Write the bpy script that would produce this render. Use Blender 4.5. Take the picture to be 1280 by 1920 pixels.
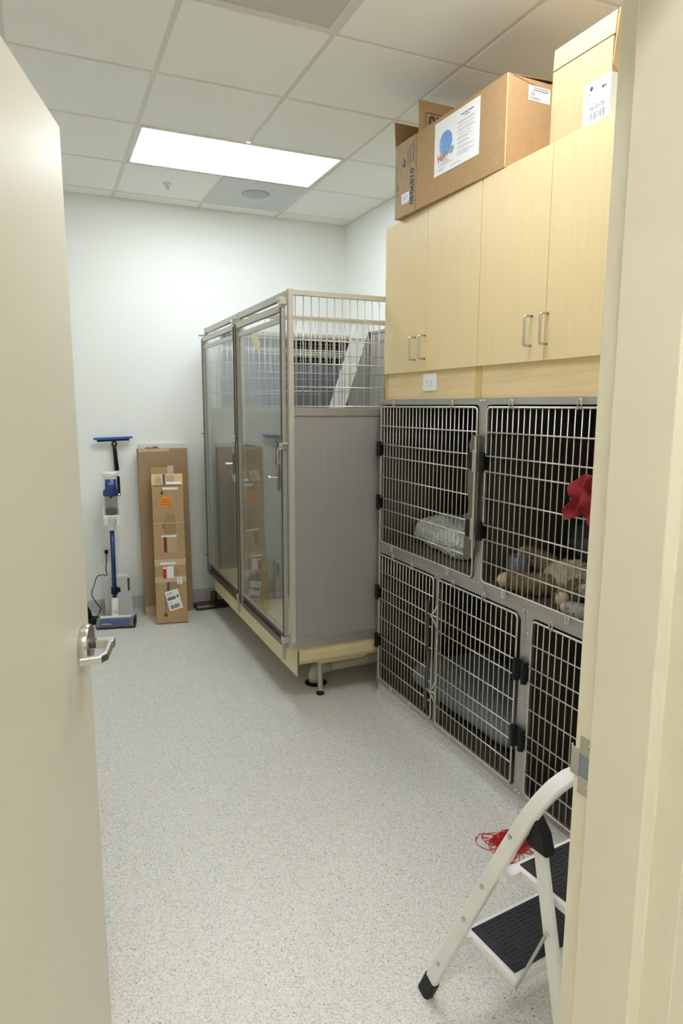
import bpy, math, random
from mathutils import Vector, Matrix, noise
random.seed(7)
V = Vector
D = bpy.data
for o in list(D.objects):
    D.objects.remove(o, do_unlink=True)
SC = bpy.context.scene
COL = SC.collection

# ---------------------------------------------------------------- camera
cam_d = D.cameras.new('camera'); cam = D.objects.new('camera', cam_d); COL.objects.link(cam)
SC.camera = cam
F_PX = 1250.55
cam_d.sensor_fit = 'VERTICAL'; cam_d.sensor_height = 36.0
cam_d.lens = F_PX / 1920 * 36.0
cam_d.clip_start = 0.02
yaw, pitch, roll = 0.418388, -0.157279, 0.0033765
fw = V((math.sin(yaw)*math.cos(pitch), math.cos(yaw)*math.cos(pitch), math.sin(pitch)))
rt = V((math.cos(yaw), -math.sin(yaw), 0)); up = rt.cross(fw)
rt2 = math.cos(roll)*rt + math.sin(roll)*up; up2 = -math.sin(roll)*rt + math.cos(roll)*up
m3 = Matrix((rt2, up2, -fw)).transposed()
cam.matrix_world = Matrix.Translation((-0.5540, -2.0960, 1.6055)) @ m3.to_4x4()

# ---------------------------------------------------------------- world + exposure
w = D.worlds.new('world'); SC.world = w; w.use_nodes = True
w.node_tree.nodes['Background'].inputs[0].default_value = (0.9, 0.95, 1, 1)
w.node_tree.nodes['Background'].inputs[1].default_value = 0.05
SC.view_settings.view_transform = 'Standard'
SC.view_settings.look = 'None'
SC.view_settings.gamma = 1.0
SC.view_settings.use_curve_mapping = False
SC.cycles.max_bounces = 16
SC.cycles.diffuse_bounces = 10
SC.cycles.transparent_max_bounces = 32
SC.view_settings.exposure = 1.02
ROOM_LIGHT = 7.4
NEAR_LIGHT = 6.2
HALL_LIGHT = 24.0

# ---------------------------------------------------------------- materials
def lin(c):
    return tuple(((x/255)/12.92 if x/255 <= 0.04045 else ((x/255+0.055)/1.055)**2.4) for x in c) + (1,)
MATS = {}
def mat(name, rgb, rough=0.5, metal=0.0, spec=0.5, bump=0.0, bscale=200, var=0.0, vscale=8, stretch=(1, 1, 1), emit=0, coat=0.0):
    if name in MATS: return MATS[name]
    m = D.materials.new(name); m.use_nodes = True; nt = m.node_tree; N = nt.nodes; L = nt.links
    b = N['Principled BSDF']
    c = lin(rgb)
    b.inputs['Base Color'].default_value = c
    b.inputs['Roughness'].default_value = rough
    b.inputs['Metallic'].default_value = metal
    b.inputs['Specular IOR Level'].default_value = spec
    if coat: b.inputs['Coat Weight'].default_value = coat
    if emit:
        b.inputs['Emission Color'].default_value = c
        b.inputs['Emission Strength'].default_value = emit
    if bump or var:
        tc = N.new('ShaderNodeTexCoord'); mp = N.new('ShaderNodeMapping')
        L.new(tc.outputs['Object'], mp.inputs[0]); mp.inputs['Scale'].default_value = stretch
    if var:
        n = N.new('ShaderNodeTexNoise'); n.inputs['Scale'].default_value = vscale; n.inputs['Detail'].default_value = 5
        L.new(mp.outputs[0], n.inputs['Vector'])
        r = N.new('ShaderNodeValToRGB')
        r.color_ramp.elements[0].position = 0.3; r.color_ramp.elements[1].position = 0.7
        r.color_ramp.elements[0].color = tuple(x*(1-var) for x in c[:3]) + (1,)
        r.color_ramp.elements[1].color = tuple(min(1, x*(1+var)) for x in c[:3]) + (1,)
        L.new(n.outputs['Fac'], r.inputs[0]); L.new(r.outputs[0], b.inputs['Base Color'])
    if bump:
        n2 = N.new('ShaderNodeTexNoise'); n2.inputs['Scale'].default_value = bscale; n2.inputs['Detail'].default_value = 3
        L.new(mp.outputs[0], n2.inputs['Vector'])
        bp = N.new('ShaderNodeBump'); bp.inputs['Strength'].default_value = bump; bp.inputs['Distance'].default_value = 0.002
        L.new(n2.outputs['Fac'], bp.inputs['Height']); L.new(bp.outputs[0], b.inputs['Normal'])
    MATS[name] = m
    return m

def speckle(name, base, light, dark, rough):
    m = D.materials.new(name); m.use_nodes = True; nt = m.node_tree; N = nt.nodes; L = nt.links
    b = N['Principled BSDF']; b.inputs['Roughness'].default_value = rough
    tc = N.new('ShaderNodeTexCoord')
    def vor(scale):
        v = N.new('ShaderNodeTexVoronoi'); v.inputs['Scale'].default_value = scale
        L.new(tc.outputs['Object'], v.inputs['Vector']); return v
    def ramp(stops, interp='CONSTANT'):
        r = N.new('ShaderNodeValToRGB'); r.color_ramp.interpolation = interp
        e = r.color_ramp.elements
        e[0].position, e[0].color = stops[0]; e[1].position, e[1].color = stops[1]
        for p, c in stops[2:]:
            q = e.new(p); q.color = c
        return r
    v = vor(340)
    sp = N.new('ShaderNodeSeparateColor'); L.new(v.outputs['Color'], sp.inputs[0])
    r = ramp([(0, lin(dark)), (0.10, lin(tuple((a+d)//2 for a, d in zip(base, dark)))), (0.28, lin(base)), (0.66, lin(light)),
              (0.9, lin((base[0]+6, base[1]-2, base[2]-16)))])
    L.new(sp.outputs[0], r.inputs[0])
    v2 = vor(105)
    sp2 = N.new('ShaderNodeSeparateColor'); L.new(v2.outputs['Color'], sp2.inputs[0])
    r2 = ramp([(0, (1, 1, 1, 1)), (0.035, (0, 0, 0, 1))]); L.new(sp2.outputs[1], r2.inputs[0])
    # only the small core of a coarse cell is a dark chip
    lt = N.new('ShaderNodeMath'); lt.operation = 'LESS_THAN'; lt.inputs[1].default_value = 0.30; L.new(v2.outputs['Distance'], lt.inputs[0])
    mu = N.new('ShaderNodeMath'); mu.operation = 'MULTIPLY'; L.new(r2.outputs[0], mu.inputs[0]); L.new(lt.outputs[0], mu.inputs[1])
    mx = N.new('ShaderNodeMix'); mx.data_type = 'RGBA'
    L.new(mu.outputs[0], mx.inputs['Factor']); L.new(r.outputs[0], mx.inputs[6])
    mx.inputs[7].default_value = lin(tuple(int(d*0.8) for d in dark))
    L.new(mx.outputs[2], b.inputs['Base Color'])
    n = N.new('ShaderNodeTexNoise'); n.inputs['Scale'].default_value = 150; n.inputs['Detail'].default_value = 2
    L.new(tc.outputs['Object'], n.inputs['Vector'])
    bp = N.new('ShaderNodeBump'); bp.inputs['Strength'].default_value = 0.35; bp.inputs['Distance'].default_value = 0.002
    L.new(n.outputs['Fac'], bp.inputs['Height']); L.new(bp.outputs[0], b.inputs['Normal'])
    return m

def wood(name, a, c, axis):
    m = D.materials.new(name); m.use_nodes = True; nt = m.node_tree; N = nt.nodes; L = nt.links
    b = N['Principled BSDF']; b.inputs['Roughness'].default_value = 0.42
    tc = N.new('ShaderNodeTexCoord'); mp = N.new('ShaderNodeMapping'); L.new(tc.outputs['Object'], mp.inputs[0])
    sc = [13, 13, 13]; sc[axis] = 0.7; mp.inputs['Scale'].default_value = sc
    n = N.new('ShaderNodeTexNoise'); n.inputs['Scale'].default_value = 4; n.inputs['Detail'].default_value = 8; n.inputs['Distortion'].default_value = 0.9
    L.new(mp.outputs[0], n.inputs['Vector'])
    wv = N.new('ShaderNodeTexWave'); wv.wave_type = 'BANDS'; wv.bands_direction = 'Y' if axis == 2 else 'Z'
    wv.inputs['Scale'].default_value = 0.55; wv.inputs['Distortion'].default_value = 9; wv.inputs['Detail'].default_value = 4
    wv.inputs['Detail Scale'].default_value = 0.8
    L.new(mp.outputs[0], wv.inputs['Vector'])
    mm = N.new('ShaderNodeMix'); mm.data_type = 'FLOAT'; mm.inputs['Factor'].default_value = 0.10
    L.new(n.outputs['Fac'], mm.inputs[2]); L.new(wv.outputs['Fac'], mm.inputs[3])
    r = N.new('ShaderNodeValToRGB'); e = r.color_ramp.elements
    e[0].position = 0.22; e[0].color = lin(c); e[1].position = 0.62; e[1].color = lin(a)
    L.new(mm.outputs[0], r.inputs[0]); L.new(r.outputs[0], b.inputs['Base Color'])
    return m

def clear(name, tint=(1, 1, 1), ior=1.5, haze=0.0, hazecol=(200, 205, 210), rough=0.0):
    """clear sheet: see-through with a Fresnel mirror on each face, optional milkiness"""
    m = D.materials.new(name); m.use_nodes = True; nt = m.node_tree; N = nt.nodes; L = nt.links
    N.clear()
    out = N.new('ShaderNodeOutputMaterial')
    tr = N.new('ShaderNodeBsdfTransparent'); tr.inputs[0].default_value = tint + (1,)
    gl = N.new('ShaderNodeBsdfGlossy'); gl.inputs['Roughness'].default_value = rough
    # Schlick reflectance, the same on both faces of the sheet
    ge = N.new('ShaderNodeNewGeometry'); dt = N.new('ShaderNodeVectorMath'); dt.operation = 'DOT_PRODUCT'
    L.new(ge.outputs['Incoming'], dt.inputs[0]); L.new(ge.outputs['Normal'], dt.inputs[1])
    def mth(op, a, b=None):
        q = N.new('ShaderNodeMath'); q.operation = op
        for i, z in enumerate((a, b)):
            if z is None: continue
            if isinstance(z, (int, float)): q.inputs[i].default_value = z
            else: L.new(z, q.inputs[i])
        return q.outputs[0]
    r0 = ((ior-1)/(ior+1))**2
    fr_out = mth('ADD', mth('MULTIPLY', mth('POWER', mth('SUBTRACT', 1.0, mth('ABSOLUTE', dt.outputs['Value'])), 5.0), 1-r0), r0)
    src = tr
    if haze:
        df = N.new('ShaderNodeBsdfDiffuse'); df.inputs[0].default_value = lin(hazecol)
        mh = N.new('ShaderNodeMixShader'); mh.inputs[0].default_value = haze
        L.new(tr.outputs[0], mh.inputs[1]); L.new(df.outputs[0], mh.inputs[2]); src = mh
    mx = N.new('ShaderNodeMixShader'); L.new(fr_out, mx.inputs[0]); L.new(src.outputs[0], mx.inputs[1]); L.new(gl.outputs[0], mx.inputs[2])
    L.new(mx.outputs[0], out.inputs[0])
    return m

def perforated(name):
    m = mat(name, (196, 193, 184), 0.6); nt = m.node_tree; N = nt.nodes; L = nt.links; b = N['Principled BSDF']
    tc = N.new('ShaderNodeTexCoord'); mp = N.new('ShaderNodeMapping'); L.new(tc.outputs['Object'], mp.inputs[0])
    mp.inputs['Rotation'].default_value = (0, 0, math.radians(45))
    v = N.new('ShaderNodeTexVoronoi'); v.inputs['Scale'].default_value = 130; v.inputs['Randomness'].default_value = 0
    L.new(mp.outputs[0], v.inputs['Vector'])
    r = N.new('ShaderNodeValToRGB'); r.color_ramp.interpolation = 'CONSTANT'
    r.color_ramp.elements[0].color = lin((120, 118, 110)); r.color_ramp.elements[1].position = 0.32; r.color_ramp.elements[1].color = lin((205, 202, 192))
    L.new(v.outputs['Distance'], r.inputs[0]); L.new(r.outputs[0], b.inputs['Base Color'])
    return m

WALL = mat('wall_paint', (238, 240, 235), 0.55, bump=0.08, bscale=320)
CREAM = mat('cream_gloss_paint', (227, 222, 203), 0.42, spec=0.35, bump=0.03, bscale=60)
HALLP = mat('hall_paint', (238, 236, 226), 0.6)
TILE = mat('ceiling_tile_white', (246, 246, 240), 0.85, bump=0.1, bscale=600)
TEE = mat('grid_white', (226, 222, 214), 0.45)
FLOOR = speckle('speckled_sheet_floor', (214, 213, 206), (226, 225, 220), (170, 169, 163), 0.38)
COVE = speckle('speckled_cove', (206, 206, 204), (222, 222, 221), (158, 158, 157), 0.45)
STEEL = mat('brushed_steel', (176, 174, 167), 0.38, metal=0.7, var=0.06, vscale=5, stretch=(1, 1, 6))
STEELP = mat('steel_panel', (172, 170, 164), 0.5, metal=0.45, var=0.05, vscale=30, stretch=(6, 6, 0.15))
STEELD = mat('steel_interior_shade', (104, 98, 86), 0.5, metal=0.55, var=0.1, vscale=14, stretch=(1, 6, 0.3))  # cage steel darkened in its colour to hold the unlit interior's shade
WIRE = mat('steel_wire', (206, 202, 190), 0.3, metal=0.55)
ALU = mat('aluminium', (182, 180, 172), 0.38, metal=0.7)
ALUL = mat('pale_aluminium', (206, 202, 190), 0.42, metal=0.45)
ALUD = mat('dark_aluminium', (112, 106, 96), 0.4, metal=0.75)
CHROME = mat('satin_chrome', (205, 203, 198), 0.24, metal=0.95)
BLACK = mat('black_plastic', (20, 20, 21), 0.5, spec=0.3)
BLACKR = mat('black_rubber', (34, 34, 35), 0.7, bump=0.25, bscale=300)
WHITEP = mat('white_plastic', (232, 232, 228), 0.38)
GREYP = mat('pale_grey_plastic', (208, 209, 208), 0.45)
WHITEM = mat('white_enamel', (228, 228, 224), 0.3)
BLUE = mat('blue_plastic', (38, 62, 122), 0.35)
BLUEM = mat('blue_tube', (34, 62, 118), 0.28, metal=0.3)
BLUEB = mat('blue_rubber', (52, 96, 190), 0.5)
CARD = mat('cardboard', (174, 142, 98), 0.8, var=0.05, vscale=40, bump=0.1, bscale=120)
CARDG = mat('cardboard_greyish', (174, 150, 114), 0.8, var=0.05, vscale=40, bump=0.1, bscale=120)
CARDL = mat('cardboard_pale', (204, 177, 132), 0.8, var=0.04, vscale=40, bump=0.1, bscale=120)
CARDD = mat('cardboard_brown', (166, 138, 104), 0.8, var=0.06, vscale=20, stretch=(1, 1, 4), bump=0.1, bscale=120)
CARDN = mat('cardboard_tan', (180, 148, 108), 0.8, var=0.05, vscale=20, bump=0.1, bscale=120)
CARDI = mat('cardboard_inside', (140, 108, 68), 0.85)
PAPER = mat('white_paper', (238, 238, 238), 0.6)
INK = mat('blue_ink', (72, 78, 108), 0.7)
INKG = mat('grey_ink', (120, 118, 116), 0.7)
INKB = mat('black_ink', (40, 40, 44), 0.7)
INKBR = mat('brown_ink', (104, 84, 60), 0.8)
ORANGE = mat('orange_sticker', (240, 142, 30), 0.5)
ORANGED = mat('orange_ink', (180, 84, 22), 0.6)
ORANGEL = mat('orange_letters', (222, 126, 56), 0.6)
SKYB = mat('print_blue', (110, 158, 214), 0.6)
SKYL = mat('print_pale_blue', (176, 204, 234), 0.6)
TAPE = mat('packing_tape', (202, 180, 146), 0.25)
MAPLE = wood('maple_vertical', (229, 207, 158), (225, 201, 150), 2)
MAPLEH = wood('maple_horizontal', (226, 204, 156), (212, 184, 132), 1)
MAPLEE = mat('maple_edge', (206, 176, 112), 0.5)
BEIGE = mat('beige_fibreglass', (214, 198, 152), 0.35, var=0.03, vscale=10)
BEIGEP = mat('beige_panel', (216, 202, 160), 0.45)
PVC = mat('pvc', (198, 192, 176), 0.4)
RED = mat('red_cloth', (124, 4, 14), 0.85, bump=0.3, bscale=90)
REDS = mat('red_string', (196, 22, 20), 0.6)
FLEECE = mat('grey_fleece', (216, 218, 218), 0.95, var=0.16, vscale=60, bump=0.9, bscale=90)
PAD = mat('dark_grey_pad', (124, 127, 134), 0.92, var=0.1, vscale=30, bump=0.4, bscale=140)
FUR = mat('brown_plush', (140, 120, 88), 0.95, var=0.25, vscale=70, bump=1.0, bscale=120)
FURL = mat('cream_plush', (202, 188, 158), 0.95, var=0.15, vscale=70, bump=1.0, bscale=120)
FURG = mat('grey_plush', (196, 196, 194), 0.95, var=0.12, vscale=70, bump=1.0, bscale=120)
BLUEGREY = mat('blue_grey_enamel', (116, 121, 136), 0.5, metal=0.2)
GUN = mat('gunmetal', (86, 82, 76), 0.42, metal=0.7)
DIFF = mat('diffuser_metal', (212, 215, 215), 0.5)
GLASS = clear('glass', (0.93, 0.96, 0.95), 1.5)
BIN = clear('smoky_bin', (0.82, 0.80, 0.76), 1.4, 0.25, (150, 146, 138), 0.05)
CONE = clear('clear_plastic_cone', (0.9, 0.92, 0.97), 1.4, 0.18, (200, 205, 212), 0.12)
CONEB = clear('bluish_plastic_cone', (0.8, 0.84, 0.95), 1.4, 0.35, (120, 128, 158), 0.15)
WRAP = mat('plastic_wrap', (224, 226, 226), 0.18)
POUCH = mat('clear_pouch', (186, 162, 128), 0.2)
DARK = mat('dark_void', (18, 18, 18), 0.9)
def emis(name, rgb, s):
    m = D.materials.new(name); m.use_nodes = True; N = m.node_tree.nodes; N.clear()
    o = N.new('ShaderNodeOutputMaterial'); e = N.new('ShaderNodeEmission')
    e.inputs[0].default_value = rgb + (1,); e.inputs[1].default_value = s
    m.node_tree.links.new(e.outputs[0], o.inputs[0]); return m
GREENLED = emis('green_led', (0.35, 1, 0.4), 3)

# ---------------------------------------------------------------- mesh helpers (world coordinates)
ORG = {}
class MB:
    def __init__(s): s.v = []; s.f = []
    def add(s, vs, fs):
        b = len(s.v); s.v += [V(x) for x in vs]; s.f += [tuple(b+i for i in f) for f in fs]; return s
    def box(s, x0, x1, y0, y1, z0, z1):
        x0, x1 = min(x0, x1), max(x0, x1); y0, y1 = min(y0, y1), max(y0, y1); z0, z1 = min(z0, z1), max(z0, z1)
        return s.add([(x0,y0,z0),(x1,y0,z0),(x1,y1,z0),(x0,y1,z0),(x0,y0,z1),(x1,y0,z1),(x1,y1,z1),(x0,y1,z1)],
                     [(0,3,2,1),(4,5,6,7),(0,1,5,4),(1,2,6,5),(2,3,7,6),(3,0,4,7)])
    def obox(s, o, a, b, c):
        """parallelepiped from corner o with edge vectors a, b, c"""
        o, a, b, c = V(o), V(a), V(b), V(c)
        if a.cross(b).dot(c) < 0: a, b = b, a
        return s.add([o, o+a, o+a+b, o+b, o+c, o+a+c, o+a+b+c, o+b+c],
                     [(0,3,2,1),(4,5,6,7),(0,1,5,4),(1,2,6,5),(2,3,7,6),(3,0,4,7)])
    def tube(s, pts, r, n=8, closed=False, cap=True, flat=None):
        """sweep; r may be a list; flat=(a,b,ref) makes a rectangular section a along ref, b across"""
        pts = [V(p) for p in pts]; N = len(pts)
        rs = r if isinstance(r, (list, tuple)) else [r]*N
        tang = []
        for i in range(N):
            if closed: t = pts[(i+1) % N]-pts[i-1]
            elif i == 0: t = pts[1]-pts[0]
            elif i == N-1: t = pts[-1]-pts[-2]
            else: t = (pts[i+1]-pts[i]).normalized()+(pts[i]-pts[i-1]).normalized()
            tang.append(t.normalized())
        ref = V((0, 0, 1)) if abs(tang[0].z) < 0.9 else V((1, 0, 0))
        if flat: ref = V(flat[2])
        nrm = (ref-tang[0]*ref.dot(tang[0])).normalized()
        rings = []
        b0 = len(s.v)
        for i in range(N):
            t = tang[i]
            nrm = (nrm-t*nrm.dot(t))
            nrm = nrm.normalized() if nrm.length > 1e-6 else t.orthogonal().normalized()
            bi = t.cross(nrm)
            if flat:
                a, b = flat[0]/2, flat[1]/2
                k = 1.0
                ch = min(a, b)*0.45
                prof = [(a, b-ch), (a-ch, b), (-a+ch, b), (-a, b-ch), (-a, -b+ch), (-a+ch, -b), (a-ch, -b), (a, -b+ch)]
                ring = [pts[i]+nrm*p[0]*k+bi*p[1]*k for p in prof]
            else:
                ring = [pts[i]+(nrm*math.cos(2*math.pi*j/n)+bi*math.sin(2*math.pi*j/n))*rs[i] for j in range(n)]
            rings.append(ring); s.v += ring
        n = len(rings[0])
        for i in range(N if closed else N-1):
            a = b0+i*n; c = b0+((i+1) % N)*n
            for j in range(n):
                k = (j+1) % n
                s.f.append((a+j, a+k, c+k, c+j))
        if cap and not closed:
            s.f.append(tuple(b0+j for j in reversed(range(n)))); e = b0+(N-1)*n
            s.f.append(tuple(e+j for j in range(n)))
        return s
    def cyl(s, p0, p1, r, n=16): return s.tube([p0, p1], r, n)
    def lathe(s, o, prof, axis=(0, 0, 1), n=24, xs=1.0, ys=1.0):
        """prof: (radius, height) list round axis"""
        o = V(o); ax = V(axis).normalized(); a = ax.orthogonal().normalized() if abs(ax.z) < 0.99 else V((1, 0, 0)); b = ax.cross(a)
        b0 = len(s.v)
        for r, h in prof:
            for j in range(n):
                t = 2*math.pi*j/n
                s.v.append(o+ax*h+a*(math.cos(t)*r*xs)+b*(math.sin(t)*r*ys))
        for i in range(len(prof)-1):
            for j in range(n):
                k = (j+1) % n
                s.f.append((b0+i*n+j, b0+i*n+k, b0+(i+1)*n+k, b0+(i+1)*n+j))
        if prof[0][0] > 1e-6: s.f.append(tuple(b0+j for j in reversed(range(n))))
        if prof[-1][0] > 1e-6: s.f.append(tuple(b0+(len(prof)-1)*n+j for j in range(n)))
        return s
    def prism(s, poly, o, u, v, ext):
        """2d polygon (a,b) -> o+a*u+b*v, extruded by vector ext"""
        o, u, v, ext = V(o), V(u), V(v), V(ext); n = len(poly)
        area = sum(poly[i][0]*poly[(i+1) % n][1]-poly[(i+1) % n][0]*poly[i][1] for i in range(n))
        if area*(u.cross(v).dot(ext)) < 0: poly = poly[::-1]
        bot = [o+u*a+v*b for a, b in poly]; top = [p+ext for p in bot]
        return s.add(bot+top, [tuple(reversed(range(n))), tuple(range(n, 2*n))]+[(i, (i+1) % n, n+(i+1) % n, n+i) for i in range(n)])
    def ball(s, c, rx, ry=None, rz=None, nu=16, nv=10, rot=None, wob=0, seed=0):
        ry = rx if ry is None else ry; rz = rx if rz is None else rz
        b0 = len(s.v); R = rot or Matrix.Identity(3)
        for i in range(nv+1):
            th = math.pi*i/nv
            for j in range(nu):
                ph = 2*math.pi*j/nu
                d = V((math.sin(th)*math.cos(ph), math.sin(th)*math.sin(ph), math.cos(th)))
                k = 1+wob*noise.noise(d*2.3+V((seed, seed*2.1, 0)))+(0.09*noise.noise(d*13+V((seed, 0, 0))) if wob else 0)
                s.v.append(V(c)+R @ V((d.x*rx*k, d.y*ry*k, d.z*rz*k)))
        for i in range(nv):
            for j in range(nu):
                k = (j+1) % nu
                s.f.append((b0+i*nu+j, b0+(i+1)*nu+j, b0+(i+1)*nu+k, b0+i*nu+k))
        return s
    def build(s, name, material, parent=None, smooth=False, bevel=0.0, seg=2, at=None):
        vs = s.v
        lo = V((min(p.x for p in vs), min(p.y for p in vs), min(p.z for p in vs)))
        hi = V((max(p.x for p in vs), max(p.y for p in vs), max(p.z for p in vs)))
        c = V(at) if at is not None else V(((lo.x+hi.x)/2, (lo.y+hi.y)/2, lo.z if parent is None else (lo.z+hi.z)/2))
        me = D.meshes.new(name); me.from_pydata([tuple(p-c) for p in vs], [], s.f); me.validate(); me.update()
        if smooth:
            me.polygons.foreach_set('use_smooth', [True]*len(me.polygons))
        me.materials.append(material)
        o = D.objects.new(name, me); COL.objects.link(o)
        put(o, c, parent)
        if smooth and bevel == 0:
            pass
        if bevel:
            b = o.modifiers.new('bevel', 'BEVEL'); b.width = bevel; b.segments = seg; b.limit_method = 'ANGLE'; b.angle_limit = math.radians(40)
        return o
def put(o, c, parent):
    ORG[o.name] = V(c)
    if parent is not None:
        o.parent = parent; o.location = V(c)-ORG[parent.name]
    else: o.location = c
def share(src, c, parent):
    o = src.copy(); COL.objects.link(o); o.parent = None; put(o, c, parent); return o
def tag(o, label=None, cat=None, group=None, kind=None):
    if label: o['label'] = label
    if cat: o['category'] = cat
    if group: o['group'] = group
    if kind: o['kind'] = kind
    return o
def thing(name, loc, label, cat, group=None):
    o = D.objects.new(name, None); COL.objects.link(o); o.empty_display_size = 0.1
    put(o, V(loc), None); return tag(o, label, cat, group)
def struct(o): o['kind'] = 'structure'; return o
def rects(name, material, parent, o, u, v, rs, t=0.0006):
    """flat print: rectangles (x0,y0,x1,y1) on the plane o,u,v, a hair proud"""
    u, v = V(u), V(v); n = u.cross(v).normalized(); m = MB()
    for x0, y0, x1, y1 in rs:
        m.obox(V(o)+u*x0+v*y0, u*(x1-x0), v*(y1-y0), n*t)
    return m.build(name, material, parent)
def text(name, body, size, material, parent, o, u, v, lift=0.0008, sx=1.0, bold=0.0, wrap=0.0):
    cu = D.curves.new('txt', 'FONT'); cu.body = body; cu.size = size; cu.align_x = 'CENTER'; cu.align_y = 'CENTER'
    to = D.objects.new('txt', cu); COL.objects.link(to)
    dg = bpy.context.evaluated_depsgraph_get(); dg.update()
    me = D.meshes.new_from_object(to.evaluated_get(dg))
    D.objects.remove(to, do_unlink=True)
    u, v = V(u).normalized(), V(v).normalized(); n = u.cross(v)
    mb = MB()
    for ox, oy in ([(0, 0)] if not bold else [(-bold, 0), (bold, 0), (0, -bold), (0, bold)]):
        base = V(o); o_s = base+u*ox+v*oy+n*(0.00005*(ox+oy)/max(bold, 1e-6))
        mb.add([(o_s+u*(wrap*math.sin(p.co.x*sx/wrap))+v*p.co.y+n*(lift-wrap*(1-math.cos(p.co.x*sx/wrap)))) if wrap else o_s+u*(p.co.x*sx)+v*p.co.y+n*lift for p in me.vertices], [tuple(f.vertices) for f in me.polygons])
    D.meshes.remove(me); D.curves.remove(cu)
    return mb.build(name, material, parent)

# ================================================================ THE SETTING
XL, XR, YB, YF, H = -1.22, 1.83, 3.21, -1.367, 3.08
YH = -1.565
struct(MB().box(-2.4, 2.4, -4.2, YB+0.1, -0.1, 0).build('floor', FLOOR))
struct(MB().box(XL-0.1, XR+0.1, YB, YB+0.1, 0, H+0.1).build('wall_back', WALL))
struct(MB().box(XR, XR+0.1, YH+0.198, YB, 0, H+0.1).build('wall_right', WALL))
struct(MB().box(XL-0.1, XL, YH+0.198, YB, 0, H+0.1).build('wall_left', WALL))
JX, LX, DH = 0.165, -0.775, 2.19
wf = MB().box(JX+0.05, 2.4, YH+0.006, YF-0.006, 0, H+0.1).box(-2.4, LX-0.05, YH+0.006, YF-0.006, 0, H+0.1).box(LX-0.05, JX+0.05, YH+0.006, YF-0.006, DH+0.05, H+0.1)
struct(wf.build('wall_front', HALLP))
struct(MB().box(-2.4, 2.4, -4.3, -4.2, 0, H+0.1).build('wall_hall', HALLP))
struct(MB().box(-2.5, -2.4, -4.2, YH, 0, H+0.1).build('wall_hall_left', HALLP))
struct(MB().box(2.4, 2.5, -4.2, YH, 0, H+0.1).build('wall_hall_right', HALLP))
# cove bases
def cove(name, p0, p1, out, h, r=0.03, t=0.006):
    """profile: thin upstand with a concave sweep into the floor"""
    out = V(out); p0, p1 = V(p0), V(p1)
    prof = [(0, 0), (0, h), (t, h)]
    for i in range(7):
        a = math.pi/2*i/6
        prof.append((t+r-r*math.cos(a), r-r*math.sin(a)+0.0005))
    prof.append((t+r, 0))
    m = MB().prism(prof, p0, out, (0, 0, 1), p1-p0)
    return struct(m.build(name, COVE))
cove('baseboard_back', (XL, YB, 0), (XR, YB, 0), (0, -1, 0), 0.127)
cove('baseboard_left', (XL, YF, 0), (XL, YB-0.04, 0), (1, 0, 0), 0.127)
cove('baseboard_right', (1.101, -0.93, 0), (1.101, 1.09, 0), (-1, 0, 0), 0.072, 0.035)

# door frame, one steel profile per side
def jamb(sx, x):
    f = -sx   # faces into opening
    pts = [(x, YF), (x, -1.411), (x+f*0.016, -1.411), (x+f*0.016, -1.512), (x, -1.517), (x, YH),
           (x+sx*0.05, YH), (x+sx*0.05, YH+0.012), (x+sx*0.02, YH+0.012), (x+sx*0.02, YF-0.012), (x+sx*0.05, YF-0.012), (x+sx*0.05, YF)]
    return MB().prism(pts, (0, 0, 0), (1, 0, 0), (0, 1, 0), (0, 0, DH+0.05))
fr = struct(jamb(1, JX).build('trim_1', CREAM, bevel=0.0022))
struct(jamb(-1, LX).build('trim_2', CREAM, bevel=0.0022))
struct(MB().box(LX, JX, YH, YF, DH, DH+0.05).box(LX, JX, -1.512, -1.411, DH-0.016, DH).build('trim_3', CREAM))
# strike plate on the right jamb
sp = MB()
sz0, sz1 = 1.022, 1.113
yA, yB = -1.379, -1.408
sp.box(JX-0.0022, JX+0.001, yB, yA, sz0, sz0+0.028).box(JX-0.0022, JX+0.001, yB, yA, sz1-0.028, sz1)
sp.box(JX-0.0022, JX+0.001, yB, yB+0.004, sz0+0.028, sz1-0.028)
sp.prism([(0, 0), (0.016, 0), (0.024, 0.006), (0.023, 0.009), (0.0155, 0.0032), (0, 0.0032)], (JX-0.0022, yA, sz0+0.024), (0, 1, 0), (1, 0, 0), (0, 0, 0.043))
spo = sp.build('strike_plate', CHROME, fr)
MB().box(JX-0.0005, JX+0.0008, yB+0.004, yA, sz0+0.028, sz1-0.028).build('strike_pocket', mat('pocket_steel', (150, 160, 172), 0.35, metal=0.6), spo)
for z in (sz0+0.013, sz1-0.013):
    MB().cyl((JX-0.0034, -1.393, z), (JX, -1.393, z), 0.0045, 12).build('screw', CHROME, spo)

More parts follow.
